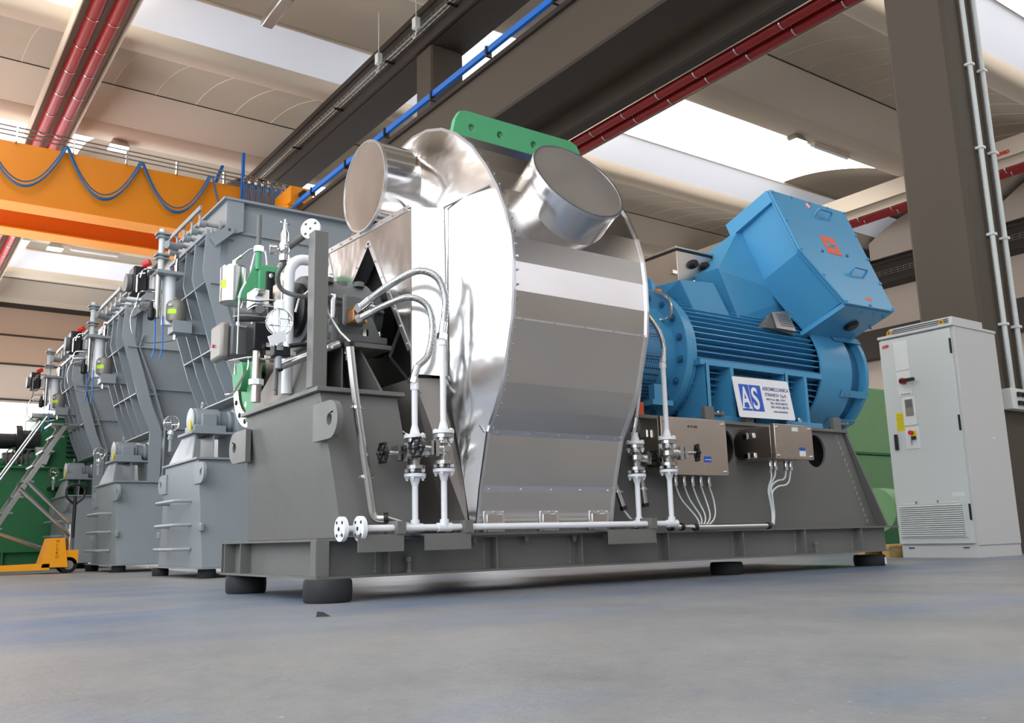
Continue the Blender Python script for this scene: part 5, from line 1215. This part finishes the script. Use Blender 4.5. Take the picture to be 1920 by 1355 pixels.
# ------------------------------------------------------------------ instruments at the near end of the dark machine
# regulator and flange on the post
t = thing('blind_flange', 'round white four-hole flange on top of the grey post', 'flange', (2.03, 4.76, 2.1))
g = G(); g.cyl((2.0, 4.80, 2.13), (2.05, 4.9, 2.13), .04, n=16)
fd = V((-.78, -.62, .06)).normalized(); fc_ = V((2.0, 4.80, 2.12)); u, v = frame(fd)
obj('disc', G().plate(circ(0, 0, .062, 36), fc_, u, v, -fd*.016, [circ(.043*math.cos(a), .043*math.sin(a), .0095, 14) for a in (.78, 2.36, 3.93, 5.5)]+[circ(0, 0, .009, 14)]), 'white_paint', t)
obj('backing', G().cyl(fc_-fd*.03, fc_-fd*.016, .055, n=24), 'black', t)
obj('stub_pipe', G().cyl(fc_-fd*.09, fc_-fd*.03, .03, n=16), 'cast_gray', t)
t = thing('pressure_regulator', 'chrome pressure regulator with T handle left of the round white flange', 'regulator', (1.88, 4.92, 1.95))
rx, ry = 1.885, 4.9
g = G(); g.rev((rx, ry, 1.93), (0, 0, 1), [(0, .028), (.035, .03), (.04, .022), (.06, .032), (.1, .032), (.11, .026), (.17, .024), (.19, .012), (.235, .008)], 18); obj('body', g, 'chrome', t)
obj('t_handle', G().cyl((rx-.03, ry-.01, 2.162), (rx+.03, ry+.01, 2.162), .005, n=8).cyl((rx, ry, 2.14), (rx, ry, 2.185), .005, n=8), 'chrome', t)
obj('coupling', G().cyl((rx, ry, 2.0), (1.985, 4.86, 2.09), .022, n=14), 'cast_gray', t)
e = obj('gauge', G().cyl((rx-.075, ry+.03, 2.0), (rx-.04, ry+.02, 2.0), .03, n=20), 'chrome', t)
obj('gauge_face', G().cyl((rx-.078, ry+.031, 2.0), (rx-.075, ry+.03, 2.0), .026, n=20), 'panel_white', e); obj('gauge_stem', G().cyl((rx-.04, ry+.02, 2.0), (rx, ry, 1.99), .01, n=8), 'chrome', t)
# globe near the post
globe('large caged glass globe beside the grey post of the dark machine', 1.885, 4.95, 1.575, .072, 1.30, grp='caged glass globes on the pedestals')
t = thing('terminal_block', 'black cable terminal block below the large glass globe', 'terminal block', (1.9, 4.95, 1.38))
obj('body', G().box(1.85, 1.95, 4.93, 5.0, 1.37, 1.43), 'black', t, bev=.006)
obj('cable', G().tube([(1.95, 4.96, 1.44), (2.0, 4.95, 1.45), (2.08, 4.93, 1.46), (2.14, 4.92, 1.50)], .014, 8), 'black', t)
obj('stand', G().cyl((1.885, 4.99, 1.18), (1.885, 4.99, 1.37), .012, n=10), 'cast_gray', t)
one('white_tag', G().hull([(1.80, 4.9, 1.47), (1.9, 4.9, 1.52), (1.82, 4.9, 1.42), (1.91, 4.9, 1.455), (1.80, 4.91, 1.47), (1.9, 4.91, 1.52), (1.82, 4.91, 1.42), (1.91, 4.91, 1.455)]), 'sign_white', 'blank white tag hanging left under the large glass globe', 'tag')
# standpipes
for i, (x, y, r, z0, z1, m_, lab) in enumerate(((2.02, 5.16, .033, 1.19, 2.02, 'white_paint', 'thick white standpipe with clamp left of the grey post'), (1.97, 5.55, .03, 1.19, 1.62, 'stainless', 'brushed steel rod with nut before the green flange'), (1.93, 5.1, .012, 1.17, 1.45, 'cast_gray', 'thin dark rod below the glass globe'))):
    t = thing('standpipe', lab, 'pipe', (x, y, z0)); P = [(x, y, z0), (x, y, z1)]
    if i == 0: P = [(x, y, z0), (x, y, z1-.05), (x+.05, y, z1+.02), (x+.25, y, z1+.03)]
    obj('pipe', G().tube(P, r, 16, rad=.1), m_, t)
    if i < 2: obj('clamp', G().cyl((x, y, 1.30 if i else 1.42), (x, y, 1.335 if i else 1.445), r+.02, n=8), 'white_paint', t)
# green actuator with flange wheel
t = thing('damper_drive', 'green drive bracket and steel flange wheel left of the grey post', 'drive', (2.5, 6.6, 1.2))
w_ = obj('flange_wheel', G().ring((2.35, 6.78, 1.55), (2.47, 6.78, 1.55), .36, .25, 40), 'stainless', t)
for j in range(14):
    a = j*.4488; obj('bolt_hole', G().cyl((2.345, 6.78+.315*math.cos(a), 1.55+.315*math.sin(a)), (2.352, 6.78+.315*math.cos(a), 1.55+.315*math.sin(a)), .02, n=12), 'void', w_)
obj('green_disc', G().rev((2.36, 6.72, 1.55), (1, 0, 0), [(0, .27), (.03, .27), (.05, .29), (.14, .29)], 36), 'green', t)
obj('hub', G().cyl((2.2, 6.6, 1.55), (2.4, 6.6, 1.55), .12, n=20), 'green', t)
obj('arm', G().hull([(2.25, 6.35, 1.2), (2.3, 6.35, 1.2), (2.25, 6.55, 1.2), (2.3, 6.55, 1.2), (2.25, 6.4, 1.9), (2.3, 6.4, 1.9), (2.25, 6.5, 1.9), (2.3, 6.5, 1.9)]), 'green', t)
for j in range(5):
    obj('bolt', G().cyl((2.3, 6.72+.2*math.cos(1.8+j*.7), 1.55+.2*math.sin(1.8+j*.7)), (2.36, 6.72+.2*math.cos(1.8+j*.7), 1.55+.2*math.sin(1.8+j*.7)), .022, n=8), 'steel', t)
g = G().box(2.12, 2.55, 5.98, 6.02, 1.98, 2.24); obj('bracket_plate', g, 'green', t, bev=.01)
g = G(); g.hull([(1.98, 6.0, 1.98), (2.14, 6.0, 1.98), (2.14, 6.0, 2.16), (1.98, 6.02, 1.98), (2.14, 6.02, 1.98), (2.14, 6.02, 2.16), (2.1, 6.0, 2.24), (2.1, 6.02, 2.24)]); obj('bracket_gusset', g, 'green', t)
obj('stem', G().cyl((2.12, 6.0, 2.2), (2.12, 6.0, 2.34), .022, n=12), 'green', t); obj('threaded_rod', G().cyl((2.12, 6.0, 2.36), (2.12, 6.0, 2.6), .018, n=12), 'cast_gray', t); obj('nut', G().cyl((2.12, 6.0, 2.33), (2.12, 6.0, 2.37), .034, n=6), 'chrome', t)
obj('slot_plate', G().box(2.17, 2.33, 5.965, 5.98, 1.96, 2.19), 'black', t, bev=.004)
for x in (2.2, 2.3): obj('bolt', G().cyl((x, 5.95, 2.155), (x, 5.966, 2.155), .018, n=12), 'chrome', t)
obj('slot_lever', G().hull([(2.22, 5.96, 2.14), (2.25, 5.96, 2.14), (2.27, 5.96, 1.98), (2.3, 5.96, 1.98), (2.22, 5.955, 2.14), (2.3, 5.955, 1.98)]), 'stainless', t)
# canister
t = thing('air_canister', 'shiny cylindrical canister with yellow green sticker above the instrument panel', 'canister', (2.01, 6.2, 1.98))
obj('tank', G().rev((2.015, 6.2, 1.98), (0, 0, 1), [(0, .075), (.01, .092), (.26, .092), (.275, .08), (.285, .03)], 28), 'steel', t)
g = G(); q = [(2.015+.0935*math.cos(-2.95+.1*k), 6.2+.0935*math.sin(-2.95+.1*k)) for k in range(6)]
for (xa, ya), (xb, yb) in zip(q, q[1:]): g.add([(xa, ya, 2.08), (xb, yb, 2.08), (xb, yb, 2.14), (xa, ya, 2.14)], [(0, 1, 2, 3)])
obj('sticker', g, 'lime', t, smooth=False)
obj('fitting', G().tube([(2.015, 6.2, 2.26), (2.015, 6.2, 2.3), (2.06, 6.18, 2.34)], .014, 8), 'chrome', t)
obj('tube_line', G().tube([(2.06, 6.18, 2.34), (2.12, 6.15, 2.40), (2.17, 6.1, 2.38), (2.17, 6.1, 2.2), (2.12, 6.1, 2.12), (2.1, 6.12, 2.2), (2.14, 6.12, 2.38), (2.2, 6.1, 2.40), (2.22, 6.1, 2.3), (2.2, 6.05, 2.1), (2.12, 6.0, 1.9), (2.12, 5.95, 1.75)], .006, 8, rad=.05), 'steel', t)
obj('tube_line', G().tube([(2.0, 6.05, 1.45), (2.0, 6.05, 1.85), (2.05, 6.05, 2.0), (2.1, 6.05, 2.02), (2.13, 6.05, 1.95), (2.1, 6.05, 1.8)], .006, 8, rad=.05), 'steel', t)
# instrument panel with blocks, gauges and tubing
t = thing('instrument_panel', 'cluster of black valve positioner, chrome blocks and bent tubing beside the globe', 'instruments', (1.98, 5.7, 1.5))
obj('positioner', G().box(1.86, 2.06, 5.72, 5.95, 1.52, 1.72), 'cast_gray', t, bev=.01)
obj('window', G().box(1.80, 1.86, 5.75, 5.98, 1.50, 1.74), 'gray_tank', t, bev=.02)
obj('indicator_lamp', G().cyl((1.79, 5.9, 1.60), (1.80, 5.9, 1.60), .012, n=12), 'red', t)
obj('black_block', G().box(1.93, 2.1, 5.5, 5.66, 1.52, 1.70), 'black', t, bev=.008)
obj('black_block', G().box(2.05, 2.13, 5.5, 5.6, 1.68, 1.84), 'black', t, bev=.008)
obj('upper_actuator', G().cyl((1.88, 5.75, 1.79), (2.08, 5.7, 1.80), .045, n=16), 'cast_gray', t)
obj('steel_block', G().box(2.08, 2.2, 5.44, 5.6, 1.60, 1.98), 'stainless', t, bev=.006)
obj('steel_block', G().box(1.96, 2.06, 5.6, 5.75, 1.84, 1.95), 'chrome', t, bev=.006)
obj('steel_block', G().box(2.1, 2.16, 5.5, 5.6, 1.93, 2.05), 'chrome', t, bev=.004)
obj('white_canister', G().rev((2.0, 5.2, 1.60), (0, 0, 1), [(0, .05), (.16, .055), (.17, .045)], 20), 'white_paint', t)
obj('black_bar', G().box(2.1, 2.32, 5.35, 5.42, 1.87, 1.93), 'black', t, bev=.006)
for i, P in enumerate(([(1.86, 5.6, 1.86), (2.0, 5.6, 1.86), (2.05, 5.6, 1.88), (2.25, 5.5, 1.86)], [(1.9, 5.55, 1.78), (1.95, 5.55, 1.82), (2.12, 5.45, 1.80), (2.2, 5.4, 1.80)], [(1.84, 5.65, 1.75), (1.9, 5.6, 1.76), (2.1, 5.5, 1.74)],
                       [(1.84, 5.7, 1.47), (1.95, 5.6, 1.49), (2.0, 5.5, 1.46), (2.08, 5.5, 1.47)], [(1.86, 5.6, 1.5), (1.86, 5.6, 1.9), (1.9, 5.6, 1.98)], [(2.04, 5.45, 1.78), (2.04, 5.45, 1.5), (2.1, 5.4, 1.45)],
                       [(1.86, 5.75, 1.72), (2.05, 5.6, 1.68), (2.1, 5.55, 1.62)])):
    obj('tubing', G().tube(P, .006, 7, rad=.04), 'steel', t)
for x, y, z in ((1.88, 5.68, 1.47), (2.02, 5.48, 1.55), (2.02, 5.48, 1.50), (2.0, 5.58, 1.92), (2.18, 5.44, 1.86), (1.92, 5.6, 1.79)):
    obj('tube_fitting', G().cyl((x-.02, y, z), (x+.02, y-.01, z), .016, n=6), 'chrome', t)
obj('gauge_dial', G().cyl((1.98, 5.55, 1.79), (1.97, 5.52, 1.79), .03, n=18), 'cast_gray', t)
obj('drain_tube', G().tube([(1.95, 5.65, 1.49), (1.95, 5.65, 1.42), (1.88, 5.72, 1.26), (1.84, 5.75, 1.255)], .008, 7, rad=.03), 'chrome', t)
obj('support_rod', G().cyl((1.97, 5.55, 1.62), (1.97, 5.55, 1.45), .02, n=10), 'light_gray', t)
obj('loop_tube', G().tube([(2.0, 5.0, 1.66), (2.02, 5.0, 1.74), (2.08, 5.0, 1.80), (2.14, 4.98, 1.78)], .007, 7), 'panel_white', t)
# far face of the machine: shiny vertical box seen behind the post
t = thing('seal_box', 'shiny silver box with rounded edge right behind the grey post', 'box', (2.35, 6.0, 1.9))
obj('housing', G().box(2.2, 2.42, 5.66, 5.9, 1.55, 2.22), 'alu', t, bev=.02); obj('clip', G().box(2.18, 2.2, 5.7, 5.75, 2.05, 2.08), 'black', t)
# ------------------------------------------------------------------ far left: green machine, ladder, pallet truck, drive shaft
t = thing('green_base_frame', 'large dark green steel base frame at the far left', 'frame', (1.2, 18.2, 0))
obj('wall', G().box(-3.0, 3.4, 18.0, 20.5, .3, 1.72), 'green_dark', t)
obj('top_plate', G().box(-3.0, 3.45, 17.9, 20.6, 1.72, 1.76), 'green_dark', t)
g = G(); g.box(-3.0, 3.4, 17.85, 18.0, .28, .31); g.box(-3.0, 3.4, 17.85, 18.0, 0, .03); g.box(-3.0, 3.4, 17.98, 20.5, .03, .3)
bm2 = obj('bottom_beam', g, 'green_dark', t)
for x in (-2, -1, 0, 1.0, 2.0, 3.0): obj('stiffener', G().box(x, x+.03, 17.86, 18.0, .03, .28), 'green_dark', bm2)
obj('ledge', G().box(2.65, 3.3, 17.6, 18.0, 1.35, 1.39), 'black', t)
t = thing('green_gearbox', 'dark green finned gearbox standing on the far left green frame', 'gearbox', (2.7, 18.6, 1.76))
obj('body', G().hull([(2.25, 18.2, 1.76), (3.4, 18.2, 1.76), (2.25, 19.4, 1.76), (3.4, 19.4, 1.76), (2.5, 18.2, 2.65), (3.3, 18.2, 2.65), (2.5, 19.4, 2.65), (3.3, 19.4, 2.65)]), 'green_dark', t, bev=.03)
for j in range(8): obj('fin', G().box(2.95, 3.42, 18.1, 18.2, 1.95+.085*j, 1.97+.085*j), 'black', t)
obj('grey_cone', G().taper((2.5, 2.62, 18.0, 18.15), 1.8, (2.42, 2.7, 17.95, 18.15), 2.1), 'cabinet_side', t)
obj('pump', G().cyl((1.95, 18.3, 1.9), (2.4, 18.3, 1.95), .12, n=16), 'cast_gray', t); obj('pump', G().cyl((1.9, 18.3, 1.84), (2.2, 18.3, 1.84), .08, n=14), 'green_dark', t)
g = G()
for j in range(5): g.tube([(2.0+.08*j, 18.15, 1.8), (2.0+.08*j, 18.15, 2.05), (2.2+.08*j, 18.15, 2.12)], .015, 6, rad=.05)
obj('piping', g, 'cast_gray', t)
obj('top_cover', G().box(2.35, 3.0, 18.2, 18.9, 2.65, 2.75), 'steel', t, bev=.02)
t = thing('drive_shaft', 'black drive shaft with flange coupling entering from the left edge', 'shaft', (1.9, 18.3, 2.25))
obj('shaft', G().cyl((-1.5, 18.3, 2.22), (2.2, 18.3, 2.22), .14, n=24), 'black', t); obj('flange', G().cyl((2.12, 18.3, 2.22), (2.22, 18.3, 2.22), .29, n=28), 'black', t)
obj('coupling', G().cyl((2.22, 18.3, 2.22), (2.5, 18.3, 2.22), .21, n=24), 'black', t); obj('end_shaft', G().cyl((2.5, 18.3, 2.22), (2.9, 18.3, 2.22), .1, n=16), 'steel', t)
g = G().box(1.2, 1.9, 19.5, 21, 1.76, 2.2); one('grey_crate', g, 'cabinet_side', 'small light grey box on the green frame at the left edge', 'box', bev=.02)
# ladder: inclined stairs with two rails
t = thing('step_ladder', 'aluminium step ladder leaning up to the right at the far left', 'ladder', (1.3, 14.5, 0))
A0, A1 = V((1.157, 14.4, .0)), V((2.28, 14.4, 2.087))
dd = (A1-A0)
for y in (14.4, 15.0):
    for off in (0, ):
        a, b = A0.copy(), A1.copy(); a.y = b.y = y
        u = V((.07, 0, 0)); g = G(); g.frustum([a, a+u, a+u+V((0, .03, 0)), a+V((0, .03, 0))], [b, b+u, b+u+V((0, .03, 0)), b+V((0, .03, 0))]); obj('side_rail', g, 'steel', t)
    obj('handrail', G().tube([(1.1, y, .2), (1.15, y, .62), (2.0, y, 2.09), (2.06, y, 2.19)], .014, 8, rad=.05), 'steel', t)
for j in range(9):
    p = A0+dd*((j+.8)/9.6); obj('step', G().box(p.x-.04, p.x+.12, 14.42, 15.0, p.z-.012, p.z+.012), 'steel', t)
for (a, b) in (((1.77, 14.35, 1.16), (2.45, 14.35, .5)), ((1.87, 14.35, 1.25), (2.45, 14.35, .66)), ((1.3, 14.35, .64), (2.3, 14.35, .26)), ((2.45, 14.35, .66), (2.5, 14.35, 0))): obj('brace', G().cyl(a, b, .028, n=8), 'steel', t)
obj('platform', G().box(2.12, 2.5, 14.4, 15.0, 2.075, 2.1), 'steel', t)
# pallet truck
t = thing('pallet_truck', 'yellow hand pallet truck with black handle at the far left', 'pallet truck', (2.2, 13.4, 0))
y0 = 13.45
for y in (y0, y0+.38): obj('fork', G().hull([(.6, y, .05), (.6, y+.16, .05), (2.08, y, .05), (2.08, y+.16, .05), (.6, y, .1), (.6, y+.16, .1), (2.08, y, .13), (2.08, y+.16, .13)]), 'truck_yellow', t, smooth=False)
hd = obj('head_frame', G().hull([(1.98, y0, .08), (2.3, y0, .08), (1.98, y0+.54, .08), (2.3, y0+.54, .08), (2.08, y0, .46), (2.24, y0, .46), (2.08, y0+.54, .46), (2.24, y0+.54, .46)]), 'truck_yellow', t, smooth=False)
for z, c_ in zip((.40, .35, .30, .25, .20), 'MICRO'): text(c_, 'lettering', .05, (2.14, y0-.002, z), (1, 0, 0), (0, 0, 1), 'red_tube', hd, .001)
obj('axle_bracket', G().box(2.2, 2.42, y0+.02, y0+.3, .12, .3), 'truck_yellow', t)
for y in (y0+.02, y0+.3):
    wh = obj('wheel', G().cyl((2.31, y, .105), (2.31, y+.06, .105), .105, n=28), 'black', t); obj('hub', G().cyl((2.31, y-.004, .105), (2.31, y, .105), .06, n=16), 'gray_tank', wh)
obj('pump', G().cyl((2.33, y0+.15, .2), (2.33, y0+.15, .46), .05, n=14), 'steel', t)
obj('tiller', G().cyl((2.36, y0+.15, .3), (2.36, y0+.15, 1.02), .022, n=10), 'black', t)
obj('handle', G().tube([(2.36, y0+.15, .9), (2.25, y0+.15, 1.0), (2.24, y0+.15, 1.12), (2.3, y0+.15, 1.17), (2.42, y0+.15, 1.17), (2.48, y0+.15, 1.12), (2.47, y0+.15, 1.0), (2.36, y0+.15, .9)], .016, 8, rad=.04), 'black', t)
